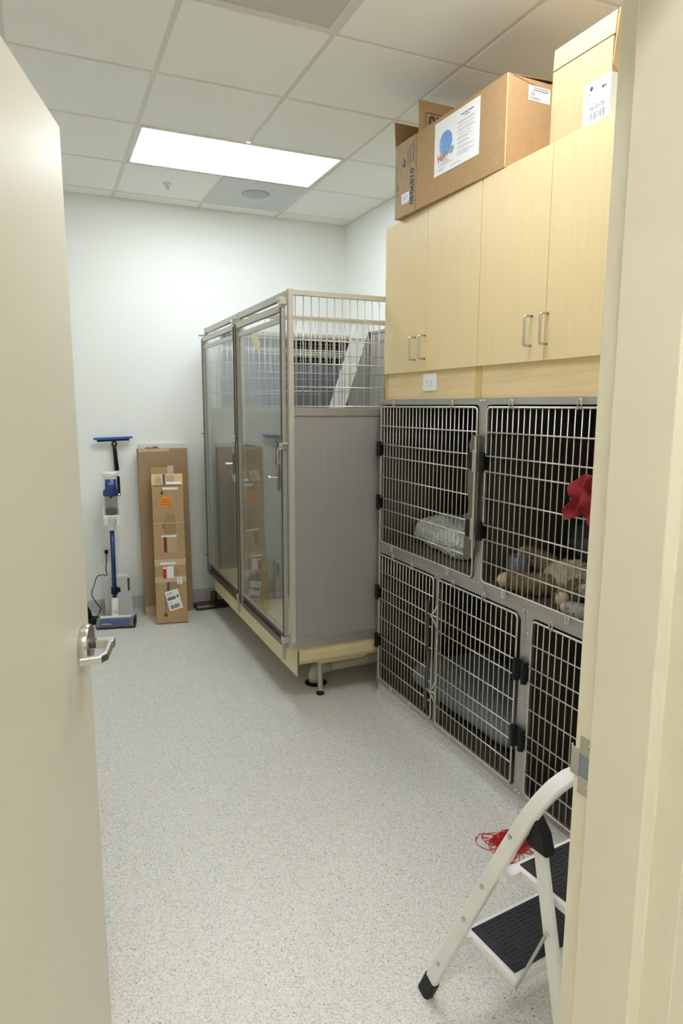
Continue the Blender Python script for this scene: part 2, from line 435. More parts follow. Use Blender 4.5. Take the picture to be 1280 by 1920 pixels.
# ceiling: tiles, tees
cl = struct(MB().box(XL, XR, YF, YB, H+0.06, H+0.1).build('ceiling', TILE))
ORG[cl.name] = cl.location.copy()
struct(MB().box(-2.4, 2.4, -4.2, YH, H, H+0.1).build('ceiling_hall', TILE))
G = 0.61
xs = [-1.22, -0.61, 0, 0.61, 1.22, 1.83]
ys = [YF] + [G*i for i in range(-2, 6)] + [YB]
LIGHTS = {(2, 6), (3, 6), (2, 2), (3, 2)}      # column, row cells taken by the 2x4 lights
SPECIAL = {(3, 7), (2, 3)}
tile_src = {}
for i in range(5):
    for j in range(len(ys)-1):
        x0, x1, y0, y1 = xs[i], xs[i+1], ys[j], ys[j+1]
        if y1-y0 < 0.02 or (i, j) in LIGHTS or (i, j) in SPECIAL: continue
        k = (round(x1-x0, 3), round(y1-y0, 3)); c = ((x0+x1)/2, (y0+y1)/2, H+0.008)
        if k not in tile_src:
            a, b = k[0]/2-0.012, k[1]/2-0.012
            m = MB().box(c[0]-a, c[0]+a, c[1]-b, c[1]+b, H-0.003, H+0.02)
            tile_src[k] = m.build('ceiling_tile', TILE, cl, bevel=0.003, at=c)
        else: share(tile_src[k], c, cl)
for x in xs:
    if x == 0.61:
        segs = [(YF, -0.61), (0.0, 1.83), (2.44, YB)]
    else: segs = [(YF, YB)]
    for a, b in segs:
        xx = min(max(x, XL+0.012), XR-0.012)
        MB().box(xx-0.012, xx+0.012, a, b, H+0.004, H+0.012).build('main_tee', TEE, cl)
for y in ys:
    yy = min(max(y, YF+0.012), YB-0.012)
    for i in range(5):
        MB().box(xs[i]+0.012, xs[i+1]-0.012, yy-0.012, yy+0.012, H+0.005, H+0.011).build('cross_tee', TEE, cl)

def troffer(x0, x1, y0, y1, s, col, label, z=H):
    t = thing('ceiling_light', ((x0+x1)/2, (y0+y1)/2, z), label, 'ceiling light')
    e = 0.014; f = 0.03
    m = MB()
    m.box(x0+e, x1-e, y0+e, y0+f, z-0.004, z+0.02).box(x0+e, x1-e, y1-f, y1-e, z-0.004, z+0.02)
    m.box(x0+e, x0+f, y0+f, y1-f, z-0.004, z+0.02).box(x1-f, x1-e, y0+f, y1-f, z-0.004, z+0.02)
    m.build('frame', TEE, t)
    MB().box(x0+f, x1-f, y0+f, y1-f, z+0.0, z+0.01).build('diffuser', emis('panel_light', col, s), t)
    return t
troffer(0, 1.22, 1.83, 2.44, ROOM_LIGHT, (0.92, 0.97, 1.03), 'bright flat rectangular ceiling light beside the grey air diffuser')
troffer(0, 1.22, -0.61, 0.0, NEAR_LIGHT, (0.95, 0.975, 1.05), 'flat rectangular ceiling light above the doorway end of the room')
troffer(-1.3, -0.08, -2.85, -2.24, HALL_LIGHT, (0.985, 0.98, 1.0), 'flat rectangular ceiling light in the corridor', H)

t = thing('air_diffuser', (0.915, 2.745, H), 'blue-grey square metal air diffuser with a round centre in the ceiling', 'air vent')
MB().box(0.622, 1.208, 2.452, 3.038, H-0.001, H+0.02).build('face_plate', DIFF, t, bevel=0.004)
MB().lathe((0.915, 2.715, H-0.004), [(0.0, -0.003), (0.085, -0.003), (0.098, 0.003)], n=40).build('centre_disc', mat('diffuser_disc', (184, 188, 190), 0.5), t, smooth=True)
t = thing('return_grille', (0.305, 0.305, H), 'perforated square return air grille in the ceiling', 'air vent')
MB().box(0.034, 0.576, 0.034, 0.576, H, H+0.02).build('perforated_plate', perforated('perforated_metal'), t)
m = MB(); a, b, e = 0.012, 0.598, 0.024
m.box(a, b, a, a+e, H-0.003, H+0.02).box(a, b, b-e, b, H-0.003, H+0.02).box(a, a+e, a+e, b-e, H-0.003, H+0.02).box(b-e, b, a+e, b-e, H-0.003, H+0.02)
m.build('frame', TEE, t)
t = thing('sprinkler_head', (0.305, 2.732, H-0.004), 'small chrome fire sprinkler head on a ceiling tile', 'sprinkler')
MB().lathe((0.305, 2.732, H-0.004), [(0.030, 0.001), (0.030, -0.004), (0.016, -0.010), (0.0, -0.010)], n=24).build('escutcheon', WHITEM, t, smooth=True)
MB().cyl((0.305, 2.732, H-0.010), (0.305, 2.732, H-0.022), 0.006, 10).build('body', CHROME, t)
m = MB()
for s in (-1, 1): m.tube([(0.305+s*0.006, 2.732, H-0.018), (0.305+s*0.012, 2.732, H-0.026), (0.305+s*0.003, 2.732, H-0.034)], 0.002, 6)
m.build('yoke', CHROME, t)
MB().cyl((0.305, 2.732, H-0.034), (0.305, 2.732, H-0.037), 0.012, 14).build('deflector', CHROME, t)

# ---------------------------------------------------------------- the open door
dd = V((0.264, 0.9645, 0)).normalized(); dn = V((dd.y, -dd.x, 0))
edge = V((-0.485, -0.50, 0)); W_D = 0.905
dleaf = MB().obox(edge-dd*W_D+V((0, 0, 0.012)), dd*W_D, -dn*0.044, V((0, 0, 2.162)))
door = struct(dleaf.build('door_1', CREAM, bevel=0.0015))
ctr = edge-dd*0.072+V((0, 0, 1.083))
lv = MB().lathe(ctr, [(0.041, -0.001), (0.043, 0.004), (0.043, 0.017), (0.041, 0.020), (0.0, 0.020)], axis=dn, n=40).build('rose', CHROME, door, smooth=False, bevel=0.0012)
for p in D.meshes[lv.data.name].polygons: p.use_smooth = len(p.vertices) == 4
hl = MB()
hl.tube([ctr+dn*0.018, ctr+dn*0.032], 0.011, 18)
hl.build('spindle', GUN, lv)
hl = MB()
Z = V((0, 0, 1))
hl.obox(ctr+dn*0.030-dd*0.011-Z*0.010, dn*0.040, dd*0.022, Z*0.020)
hl.build('lever_neck', CHROME, lv, bevel=0.002)
path = [ctr+dn*0.061+dd*0.011, ctr+dn*0.064-dd*0.030, ctr+dn*0.066-dd*0.085, ctr+dn*0.058-dd*0.102, ctr+dn*0.020-dd*0.112]
hl = MB().tube([p+Z*0.0 for p in path], 0.01, flat=(0.019, 0.0125, (0, 0, 1)))
hl.build('lever', CHROME, lv, bevel=0.001)
MB().cyl(ctr+dn*0.055-Z*0.0102-dd*0.0, ctr+dn*0.055-Z*0.0095, 0.0016, 8).build('set_screw', BLACK, lv)
for z in (0.25, 1.09, 1.95):
    hp = edge-dd*(W_D+0.004)-dn*0.010
    MB().cyl(hp+V((0, 0, z-0.055)), hp+V((0, 0, z+0.055)), 0.007, 12).build('hinge', CHROME, door)

# ================================================================ UPPER CABINETS
CX = 1.095
def cabinet(y1, y0, label, hy):
    t = thing('wall_cabinet', (CX+0.36, (y0+y1)/2, 1.77), label, 'cabinet', 'maple wall cabinets')
    m = MB(); x0, x1, z0, z1, k = CX+0.02, XR, 1.770, 2.492, 0.018
    m.box(x0, x1, y0+0.001, y0+k, z0, z1).box(x0, x1, y1-k, y1-0.001, z0, z1)
    m.box(x0, x1, y0+k, y1-k, z0, z0+k).box(x0, x1, y0+k, y1-k, z1-k, z1).box(x1-0.008, x1, y0+k, y1-k, z0+k, z1-k)
    m.build('body', MAPLE, t)
    ym = (y0+y1)/2
    for n, (a, b) in enumerate(((ym+0.0012, y1-0.0012), (y0+0.0012, ym-0.0012))):
        d = MB().box(CX, CX+0.019, a, b, 1.770, 2.4955).build('door', MAPLE, t, bevel=0.0012)
        yh = hy[n]
        h = MB()
        pts = [(CX+0.001, yh, 1.931)]
        for i in range(5):
            a_ = math.pi/2*i/4; pts.append((CX-0.026-0.008*math.sin(a_), yh, 1.931-0.008*(1-math.cos(a_))))
        for i in range(5):
            a_ = math.pi/2*i/4; pts.append((CX-0.026-0.008*math.cos(a_), yh, 1.826+0.008*(1-math.sin(a_))))
        pts.append((CX+0.001, yh, 1.826))
        h.tube(pts, 0.0047, 10).build('handle', CHROME, d, smooth=True)
    return t
cabinet(1.068, 0.249, 'maple wall cabinet under the long flyer-covered carton, above the outlet', (0.752, 0.662))
cabinet(0.247, -0.562, 'maple wall cabinet under the tall pale carton with a barcode label', (-0.087, -0.172))
# maple filler under the cabinets
t = thing('filler_panel', (1.13, 0.25, 1.64), 'horizontal-grain maple filler panel between wall cabinets and steel cages', 'panel')
MB().box(1.108, 1.126, 0.268, 1.052, 1.6402, 1.7698).build('board', MAPLEH, t)
MB().box(1.108, 1.126, -0.56, 0.226, 1.6402, 1.7698).build('board', MAPLEH, t)
MB().box(1.104, 1.122, 0.226, 0.268, 1.6402, 1.7698).build('batten', MAPLEE, t, bevel=0.001)
MB().box(1.102, 1.82, 1.052, 1.066, 1.6402, 1.7698).build('end_strip', MAPLEE, t, bevel=0.001)

def outlet(name, o, u, v, label, horizontal=False):
    """duplex plate on plane o (centre); u, v in plane"""
    o, u, v = V(o), V(u), V(v); n = u.cross(v)
    t = thing(name, o, label, 'outlet')
    wd, ht = (0.118, 0.080) if horizontal else (0.072, 0.118)
    MB().obox(o-u*wd/2-v*ht/2, u*wd, v*ht, n*0.006).build('cover_plate', WHITEP, t, bevel=0.003)
    iw, ih = (0.068, 0.034) if horizontal else (0.034, 0.068)
    r = MB().obox(o-u*iw/2-v*ih/2+n*0.004, u*iw, v*ih, n*0.0035).build('receptacle', WHITEP, t, bevel=0.001)
    sl = []
    for c in (-0.017, 0.017):
        if horizontal:
            sl += [(c-0.006, 0.0055, c+0.0015, 0.0075), (c-0.006, -0.0075, c+0.0015, -0.0055), (c+0.005, -0.002, c+0.009, 0.002)]
        else:
            sl += [(0.0055, c-0.003, 0.0075, c+0.005), (-0.0075, c-0.003, -0.0055, c+0.005), (-0.002, c-0.010, 0.002, c-0.006)]
    rects('slot', DARK, r, o+n*0.0075, u, v, sl, 0.0004)
    return t
outlet('wall_outlet', (1.1078, 0.628, 1.717), (0, -1, 0), (0, 0, 1), 'white outlet plate set sideways in the maple filler panel', True)

# ================================================================ STEEL CAGES
BARS = {}
def rod(name, p0, p1, r, parent, n=6):
    """straight rod; alike rods share one mesh"""
    p0, p1 = V(p0), V(p1); k = (name, tuple(round(x, 4) for x in (p1-p0)), r); c = (p0+p1)/2
    if k in BARS:
        return share(BARS[k], c, parent)
    o = MB().tube([p0, p1], r, n).build(name, WIRE, parent, smooth=False, at=c)
    o.data.polygons.foreach_set('use_smooth', [len(p.vertices) == 4 for p in o.data.polygons])
    BARS[k] = o
    return o
SRC = {}
def screw(p, parent):
    if 'screw' in SRC: return share(SRC['screw'], p, parent)
    o = MB().lathe(p, [(0.0065, 0), (0.006, 0.002), (0.003, 0.0038), (0.0, 0.004)], axis=(-1, 0, 0), n=10).build('screw', CHROME, parent, smooth=True, at=p)
    SRC['screw'] = o; return o
def hinge(y, z, parent, h=0.078, wide=0.016):
    k = ('hinge', h, wide)
    c = V((1.076, y, z))
    if k in SRC: return share(SRC[k], c, parent)
    m = MB().box(1.066, 1.091, y-wide, y+wide, z-h/2+0.008, z+h/2-0.008)
    m.cyl((1.068, y, z-h/2), (1.068, y, z+h/2), 0.013, 14)
    o = m.build('hinge', BLACK, parent, at=c); SRC[k] = o; return o
def cage_door(par, ya, yb, z0, z1, zs, loops=(0.17, 0.66), pitch=0.0325):
    """ya > yb; rods in the plane x=1.080, cross rods in front"""
    x = 1.079; r = 0.018; pts = []
    for cy, cz, a0 in ((ya-r, z1-r, 0), (ya-r, z0+r, 1), (yb+r, z0+r, 2), (yb+r, z1-r, 3)):
        for i in range(5):
            a = -math.pi/2*(a0+i/4)+math.pi/2
            # start at top, go to the ya side, down, along, up
            pts.append((x, cy+r*math.cos(a), cz+r*math.sin(a)))
    d = MB().tube(pts, 0.0042, 8, closed=True).build('door', WIRE, par, smooth=True)
    n = max(2, round((ya-yb)/pitch)); 
    for i in range(1, n):
        y = ya+(yb-ya)*i/n
        rod('bar', (x, y, z0), (x, y, z1), 0.0023, d)
    for z in zs:
        rod('cross_bar', (x-0.0055, ya+0.006, z), (x-0.0055, yb-0.006, z), 0.0029, d)
    for fz, sgn in ((z1, 1), (z0, -1)):
        for q in loops:
            y = ya+(yb-ya)*q; pp = []
            for i in range(9):
                a = math.pi*i/8
                pp.append((x-0.004, y+0.0085*math.cos(a), fz+sgn*(0.021+0.0085*math.sin(a))))
            pp = [(x-0.004, y+0.0085, fz-sgn*0.006)]+pp+[(x-0.004, y-0.0085, fz-sgn*0.006)]
            k = ('loop', sgn); c = V((x-0.004, y, fz+sgn*0.01))
            if k in SRC: share(SRC[k], c, d)
            else: SRC[k] = MB().tube(pp, 0.0027, 6).build('wire_loop', WIRE, d, smooth=True, at=c)
    return d
def cage(y1, y0, z0, z1, op, label, bars=()):
    """y1>y0 outer; op = (left post width, right post, bottom, top)"""
    t = thing('steel_cage', (1.45, (y0+y1)/2, z0), label, 'cage', 'bank of steel animal cages')
    a1, a0, b0, b1 = y1-op[0], y0+op[1], z0+op[2], z1-op[3]
    # face frame, rounded opening
    outer = [(y0, z0), (y1, z0), (y1, z1), (y0, z1)]
    r = 0.02; inner = []
    for cy, cz, q in ((a0+r, b0+r, 2), (a1-r, b0+r, 3), (a1-r, b1-r, 0), (a0+r, b1-r, 1)):
        for i in range(5):
            a = math.pi/2*(q+i/4); inner.append((cy+r*math.cos(a), cz+r*math.sin(a)))
    m = MB(); vs = []; fs = []; ni = len(inner)
    for x in (1.088, 1.104):
        vs += [(x, y, z) for y, z in outer]+[(x, y, z) for y, z in inner]
    k = 4+ni
    def ring(off, flip):
        for q in range(4):
            nx = (q+1) % 4
            f = [off+q, off+nx]
            f += [off+4+nx*5+2, off+4+nx*5+1, off+4+nx*5]
            f += [off+4+q*5+4, off+4+q*5+3, off+4+q*5+2]
            fs.append(tuple(f) if flip else tuple(reversed(f)))
    ring(0, False); ring(k, True)
    for q in range(4): nx = (q+1) % 4; fs.append((q, nx, k+nx, k+q))
    for q in range(ni): nx = (q+1) % ni; fs.append((4+nx, 4+q, k+4+q, k+4+nx))
    m.add(vs, fs).build('face_frame', STEEL, t)
    # shell
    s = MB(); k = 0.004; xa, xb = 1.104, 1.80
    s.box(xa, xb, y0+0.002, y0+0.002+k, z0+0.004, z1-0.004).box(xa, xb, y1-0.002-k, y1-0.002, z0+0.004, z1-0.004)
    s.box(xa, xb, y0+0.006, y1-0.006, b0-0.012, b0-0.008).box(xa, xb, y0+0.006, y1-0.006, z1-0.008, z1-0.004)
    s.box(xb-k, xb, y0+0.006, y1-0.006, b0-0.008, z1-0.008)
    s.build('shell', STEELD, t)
    for y in (y1-0.012, y0+0.012):
        for z in (z0+0.018, z1-0.012): screw((1.088, y, z), t)
    return t
TOPZ = (1.504, 1.409, 1.346, 1.237, 1.127, 1.067, 0.975)
LOWZ = (0.722, 0.632, 0.570, 0.465, 0.357, 0.296, 0.200)
c1 = cage(1.100, 0.1875, 0.85, 1.640, (0.020, 0.020, 0.026, 0.026), 'upper steel cage holding the folded pale grey fleece pad')
d1 = cage_door(c1, 1.060, 0.208, 0.885, 1.603, TOPZ, (0.16, 0.78))
for z in (1.384, 1.099): hinge(1.066, z, d1)
c2 = cage(0.1875, -0.740, 0.85, 1.640, (0.030, 0.020, 0.026, 0.026), 'upper steel cage holding plush toys and clear plastic cones')
d2 = cage_door(c2, 0.140, -0.710, 0.885, 1.603, TOPZ, (0.18, 0.60))
for z in (1.384, 1.099): hinge(0.150, z, d2)
c3 = cage(1.100, -0.140, 0.070, 0.85, (0.020, 0.026, 0.026, 0.030), 'wide lower steel cage with two doors and a dark grey pad inside')
d3 = cage_door(c3, 1.060, 0.510, 0.106, 0.812, LOWZ, (0.28, 0.64))
for z in (0.601, 0.326): hinge(1.066, z, d3)
d4 = cage_door(c3, 0.466, -0.102, 0.106, 0.812, LOWZ, (0.22, 0.62))
for z in (0.601, 0.326): hinge(-0.122, z, d4, 0.085, 0.022)
c4 = cage(-0.140, -0.910, 0.070, 0.85, (0.036, 0.026, 0.026, 0.030), 'empty lower steel cage behind the white step ladder')
d5 = cage_door(c4, -0.188, -0.872, 0.106, 0.812, LOWZ, (0.15, 0.55))
for z in (0.601, 0.326): hinge(-0.168, z, d5, 0.085)
# centre mullion of the wide cage and gusset plates
MB().box(1.090, 1.104, 0.478, 0.506, 0.076, 0.84).build('centre_post', STEEL, c3)
MB().box(1.0865, 1.09, 0.465, 0.52, 0.805, 0.848).build('gusset_plate', STEEL, c3, bevel=0.001)
MB().prism([(-0.139, 0.70), (-0.139, 0.848), (0.0, 0.848), (0.0, 0.822), (-0.08, 0.822), (-0.115, 0.795), (-0.115, 0.70)], (1.0865, 0, 0), (0, 1, 0), (0, 0, 1), (0.003, 0, 0)).build('gusset_plate', STEEL, c3)
for p in [(1.0865, -0.127, 0.83), (1.0865, -0.127, 0.75), (1.0865, -0.02, 0.836), (1.088, -0.127, 0.46), (1.0865, 0.492, 0.83)]: screw(p, c3)
for p in [(1.088, -0.156, 0.46), (1.088, -0.156, 0.75)]: screw(p, c4)
MB().prism([(0.13, 0.852), (0.187, 0.852), (0.187, 0.874), (0.13, 0.874)], (1.0862, 0, 0), (0, 1, 0), (0, 0, 1), (0.002, 0, 0)).build('gusset_plate', STEEL, c2)
# gravity latch between the two upper cages (hangs on the left door)
left = [(1.49, 0.244), (1.445, 0.264), (1.418, 0.252), (1.390, 0.268), (1.352, 0.256), (1.338, 0.266), (1.25, 0.265), (1.215, 0.253), (1.175, 0.253),
        (1.135, 0.267), (1.105, 0.262), (1.060, 0.272), (1.045, 0.282), (1.018, 0.276), (0.995, 0.282), (0.972, 0.276), (0.96, 0.262), (0.957, 0.248), (0.965, 0.236)]
poly = [(y-0.022, z) for z, y in left]+[(0.196, 1.0), (0.196, 1.08), (0.168, 1.10), (0.168, 1.49)]
lt = MB().prism(poly, (1.066, 0, 0), (0, 1, 0), (0, 0, 1), (0.003, 0, 0)).build('latch_plate', mat('warm_latch_steel', (122, 114, 99), 0.3, metal=0.75), d1)
MB().cyl((1.062, 0.188, 0.975), (1.062, 0.188, 1.485), 0.0045, 10).build('pivot_rod', WIRE, lt)
for z in (1.384, 1.099):
    MB().box(1.058, 1.072, 0.208, 0.240, z-0.036, z+0.036).build('latch_catch', BLACK, lt, bevel=0.004)
    MB().box(1.056, 1.066, 0.178, 0.204, z-0.045, z+0.045).build('latch_keeper', ALU, lt, bevel=0.003)
# latch of the wide lower cage
mid = [(0.700, 0.000), (0.665, 0.010), (0.640, 0.006), (0.620, 0.014), (0.560, 0.012), (0.50, 0.012), (0.445, -0.004), (0.40, -0.006), (0.35, 0.004), (0.30, 0.010), (0.265, 0.006),
       (0.235, 0.012), (0.205, 0.010), (0.175, 0.012), (0.155, 0.004)]
poly = [(0.535+y, z) for z, y in mid]+[(0.535+y-0.026, z) for z, y in reversed(mid)]
lt2 = MB().prism(poly, (1.062, 0, 0), (0, 1, 0), (0, 0, 1), (0.004, 0, 0)).build('latch_plate', mat('dark_latch_steel', (92, 88, 78), 0.35, metal=0.8), d3)
for z in (0.632, 0.255):
    m = MB().tube([(1.074, 0.466, z+0.055), (1.070, 0.484, z+0.02), (1.064, 0.504, z)], 0.0036, 8)
    m.tube([(1.074, 0.466, z-0.05), (1.070, 0.484, z-0.02), (1.064, 0.504, z)], 0.0036, 8)
    m.tube([(1.074, 0.462, z), (1.060, 0.524, z+0.006)], 0.0036, 8)
    m.build('striker_wire', WIRE, d4, smooth=True)
# plywood end under the cages
tag(MB().box(1.103, 1.13, 1.066, 1.092, 0.0, 0.070).build('plinth_block', MAPLEE), 'small plywood block under the corner of the lower steel cage', 'wood block')

# contents of the cages
def pillow(name, c, sx, sy, sz, material, label, cat, rz=0, tilt=0, seed=1, wob=0.16, parent=None, nu=40, nv=20, pw=0.45, fine=0.0):
    """soft cushion: superellipsoid with lumps, flattened underneath"""
    vs = []; fs = []
    R = Matrix.Rotation(rz, 3, 'Z') @ Matrix.Rotation(tilt, 3, 'X')
    def sg(a, p): return math.copysign(abs(a)**p, a)
    for i in range(nv+1):
        th = -math.pi/2+math.pi*i/nv
        for j in range(nu):
            ph = 2*math.pi*j/nu
            d = V((sg(math.cos(th), 0.55)*sg(math.cos(ph), pw), sg(math.cos(th), 0.55)*sg(math.sin(ph), pw), sg(math.sin(th), 0.8)))
            k = 1+wob*noise.noise(d*1.7+V((seed*3.1, seed, 0)))
            kz = k*(1+wob*1.3*noise.noise(V((d.x*3+seed, d.y*3, 0))))
            p = V((d.x*sx*(1+wob*0.4*(k-1)/max(wob, 1e-3)*0.5), d.y*sy*(1+(k-1)*0.5), d.z*sz*kz))
            if fine: p += d.normalized()*fine*(noise.noise(p*75+V((seed, 0, 0)))+0.7*noise.noise(p*140))
            if p.z < -sz*0.8: p.z = -sz*0.8
            vs.append(V(c)+R @ p)
    for i in range(nv):
        for j in range(nu):
            k = (j+1) % nu
            fs.append((i*nu+j, i*nu+k, (i+1)*nu+k, (i+1)*nu+j))
    m = MB().add(vs, fs)
    o = m.build(name, material, parent, smooth=True)
    if parent is None: tag(o, label, cat)
    return o
pillow('fleece_pad', (1.475, 0.76, 0.936), 0.24, 0.30, 0.080, FLEECE, 'folded pale grey fleece pad lying in the upper cage', 'pet bed', rz=-0.12, seed=2, wob=0.22, nu=300, nv=120, pw=0.4, fine=0.010)
pillow('cage_pad', (1.46, 0.50, 0.165), 0.27, 0.48, 0.075, PAD, 'thick dark grey pad lying in the wide lower cage', 'pet bed', seed=5, wob=0.1, pw=0.3)
# plush toys
def fur(mb, material, parent, n, ln, seed):
    """short tufts over a plush part: thin blades along the surface normal"""
    rnd = random.Random(seed); m = MB(); fs = [f for f in mb.f if len(f) == 4]
    ar = []
    for f in fs:
        a, b, c, d = (mb.v[i] for i in f); ar.append((b-a).cross(d-a).length+1e-9)
    for f in rnd.choices(fs, ar, k=n):
        a, b, c, d = (mb.v[i] for i in f)
        nr = (c-a).cross(d-b)
        if nr.length < 1e-9: continue
        nr.normalize()
        p = a+(b-a)*rnd.random()+(d-a)*rnd.random()
        dr = (nr+V((rnd.gauss(0, 0.5), rnd.gauss(0, 0.5), rnd.gauss(-0.15, 0.5)))).normalized()
        sd = dr.orthogonal().normalized(); sd.rotate(Matrix.Rotation(rnd.random()*6.28, 3, dr))
        L_ = ln*rnd.uniform(0.6, 1.2)
        m.add([p-sd*0.0013, p+sd*0.0013, p+dr*L_], [(0, 1, 2)])
    return tag(m.build('fur', material, parent), kind='stuff')
def plush(loc, rz, dark, light, label, sc=1.0):
    t = thing('plush_toy', loc, label, 'plush toy')
    R = Matrix.Rotation(rz, 3, 'Z'); o = V(loc)
    def P(x, y, z): return o+R @ (V((x, y, z))*sc)
    bb = MB().ball(P(0, 0, 0.07), 0.10*sc, 0.075*sc, 0.068*sc, rot=R, wob=0.2, seed=1, nu=64, nv=40)
    fur(bb, light, bb.build('body', light, t, smooth=True), 3500, 0.013*sc, 1)
    bb = MB().ball(P(0.12, 0.02, 0.075), 0.065*sc, 0.065*sc, 0.062*sc, rot=R, wob=0.15, seed=2, nu=64, nv=40)
    fur(bb, dark, bb.build('head', dark, t, smooth=True), 2500, 0.013*sc, 2)
    for i, (a, b, c, e) in enumerate([((-0.05, 0.05, 0.07), (-0.14, 0.10, 0.10), (-0.21, 0.12, 0.12), 0.038), ((-0.05, -0.05, 0.05), (-0.15, -0.08, 0.045), (-0.22, -0.06, 0.045), 0.04),
                                      ((0.05, 0.07, 0.06), (0.06, 0.13, 0.05), (0.05, 0.17, 0.045), 0.036), ((0.05, -0.07, 0.06), (0.04, -0.14, 0.045), (0.02, -0.18, 0.04), 0.036)]):
        lm = MB().tube([P(*a), P((a[0]+b[0])/2, (a[1]+b[1])/2, (a[2]+b[2])/2), P(*b), P(*c)], [e*0.9*sc, e*1.05*sc, e*sc, e*0.85*sc], 12).ball(P(*c), e*0.86*sc, nu=12, nv=8, wob=0.15, seed=i)
        lo = lm.build('limb', dark, t, smooth=True); fur(lm, dark, lo, 2600, 0.013*sc, 10+i)
        MB().ball(P(c[0]*1.12, c[1]*1.12, c[2]), e*0.72*sc, nu=12, nv=8, wob=0.1, seed=i+4).build('paw', light, lo, smooth=True)
    for s in (-1, 1):
        MB().ball(P(0.13, 0.02+s*0.055, 0.13), 0.024*sc, 0.024*sc, 0.024*sc, nu=10, nv=8).build('ear', dark, t, smooth=True)
    MB().ball(P(0.175, 0.02, 0.065), 0.028*sc, 0.026*sc, 0.022*sc, nu=10, nv=8).build('muzzle', light, t, smooth=True)
    return t
zf = 0.868
plush((1.31, -0.13, zf), -1.0, FUR, FURL, 'brown and cream plush animal lying in the upper cage', 1.0)
plush((1.21, -0.44, zf), -1.2, FURG, FURL, 'pale grey plush animal lying beside the brown one', 0.62)
def cone(loc, axis, r0, r1, h, material, label, arc=1.0):
    t = MB(); ax = V(axis).normalized()
    t.lathe(loc, [(r0, 0), ((r0+r1)/2, h/2), (r1, h), (r1-0.0015, h), ((r0+r1)/2-0.0015, h/2), (r0-0.0015, 0), (r0, 0)], axis=ax, n=40)
    t.f = t.f[:-2]
    o = t.build('recovery_cone', material, smooth=True)
    return tag(o, label, 'pet cone')
cone((1.64, 0.015, zf+0.016), (-0.25, 0.1, 1), 0.06, 0.13, 0.21, CONE, 'clear plastic recovery cone at the back of the upper cage')
cone((1.235, 0.098, zf+0.004), (-0.05, 0, 1), 0.062, 0.036, 0.12, CONE, 'small clear plastic recovery cone standing by the cage post')
cone((1.62, -0.30, zf+0.016), (-0.1, 0.05, 1), 0.10, 0.17, 0.24, CONEB, 'bluish plastic recovery cone behind the plush toys')

# red bandana hung on the cage bars
def rag():
    nx, nz = 18, 16; vs = []; fs = []
    # left outline and right outline (y) per height, from top to bottom
    L = [(1.392, -0.43), (1.375, -0.405), (1.355, -0.385), (1.342, -0.378), (1.322, -0.385), (1.30, -0.382), (1.275, -0.362), (1.255, -0.352), (1.238, -0.358)]
    def yl(z):
        for (za, a), (zb, b) in zip(L, L[1:]):
            if zb <= z <= za: return b+(a-b)*(z-zb)/(za-zb)
        return L[-1][1]
    for i in range(nz+1):
        z = 1.392-(1.392-1.240)*i/nz
        for j in range(nx+1):
            y0 = yl(z); y = y0-(0.17)*j/nx
            d = 0.007*math.sin(j*0.6+i*0.5)+0.014*math.sin(i*0.7-j*0.45+1.0)+0.012*noise.noise(V((i*0.35, j*0.35, 1)))
            zz = z-0.012*math.sin(j*0.55)*(i/nz)
            vs.append((1.045+d, y, zz))
    for i in range(nz):
        for j in range(nx):
            a = i*(nx+1)+j; fs.append((a, a+1, a+nx+2, a+nx+1))
    o = MB().add(vs, fs).build('bandana', RED, smooth=True)
    s = o.modifiers.new('thick', 'SOLIDIFY'); s.thickness = 0.003
    u = o.modifiers.new('sub', 'SUBSURF'); u.levels = 1; u.render_levels = 1
    tag(o, 'crumpled red cloth bandana hung through the upper cage bars', 'cloth')
rag()

# ================================================================ DOG RUN
RX, RY, RYM, RYF, RXB = 0.586, 1.130, 2.035, 2.985, 1.795
run = thing('dog_run', (1.18, 2.05, 0.0), 'large two-bay dog run with glass doors and steel side panels on legs', 'dog run')
ZT = 2.17
for y in (RY, RYM, RYF):
    MB().box(RX, RX+0.026, y-0.012, y+0.016, 0.312, ZT+0.006).build('corner_post', ALUL, run, bevel=0.001)
    MB().box(RXB-0.03, RXB, y-0.012, y+0.012, 0.312, ZT).build('rear_post', ALU, run)
for a, b in ((RY+0.016, RYM-0.012), (RYM+0.016, RYF-0.012)):
    MB().box(RX-0.004, RX+0.022, a, b, 2.135, ZT).build('front_top_rail', ALU, run, bevel=0.001)
# screens: near side, divider, far side
for n, y in enumerate((RY, RYM, RYF)):
    s = MB().box(RX+0.026, RXB-0.03, y-0.009, y+0.012, 2.148, ZT+0.002).build('side_top_rail', ALUL, run)
    MB().box(RX+0.026, RXB-0.03, y-0.010, y+0.012, 1.556, 1.594).build('side_middle_rail', ALU, run, bevel=0.001)
    MB().box(RX+0.026, RXB-0.03, y-0.002, y+0.004, 0.372, 1.556).build('side_panel', STEELP, run)
    m = MB().box(RX+0.026, RXB-0.03, y-0.011, y+0.012, 0.356, 0.375).box(RX+0.005, RXB-0.03, y-0.016, y+0.012, 0.322, 0.356)
    m.build('side_bottom_rail', ALU, run, bevel=0.001)
    scr = MB().box(RX+0.026, RXB-0.03, y-0.004, y-0.001, 2.040, 2.050).box(RX+0.026, RXB-0.03, y-0.004, y-0.001, 2.026, 2.034).build('mesh_screen', ALUL, run)
    x = RX+0.038
    while x < RXB-0.04:
        rod('wire', (x, y-0.004, 1.592), (x, y-0.004, 2.150), 0.0027, scr); x += 0.0424
    for z in (1.932, 1.817, 1.701, 1.604):
        rod('cross_wire', (RX+0.026, y-0.0075, z), (RXB-0.03, y-0.0075, z), 0.0027, scr)
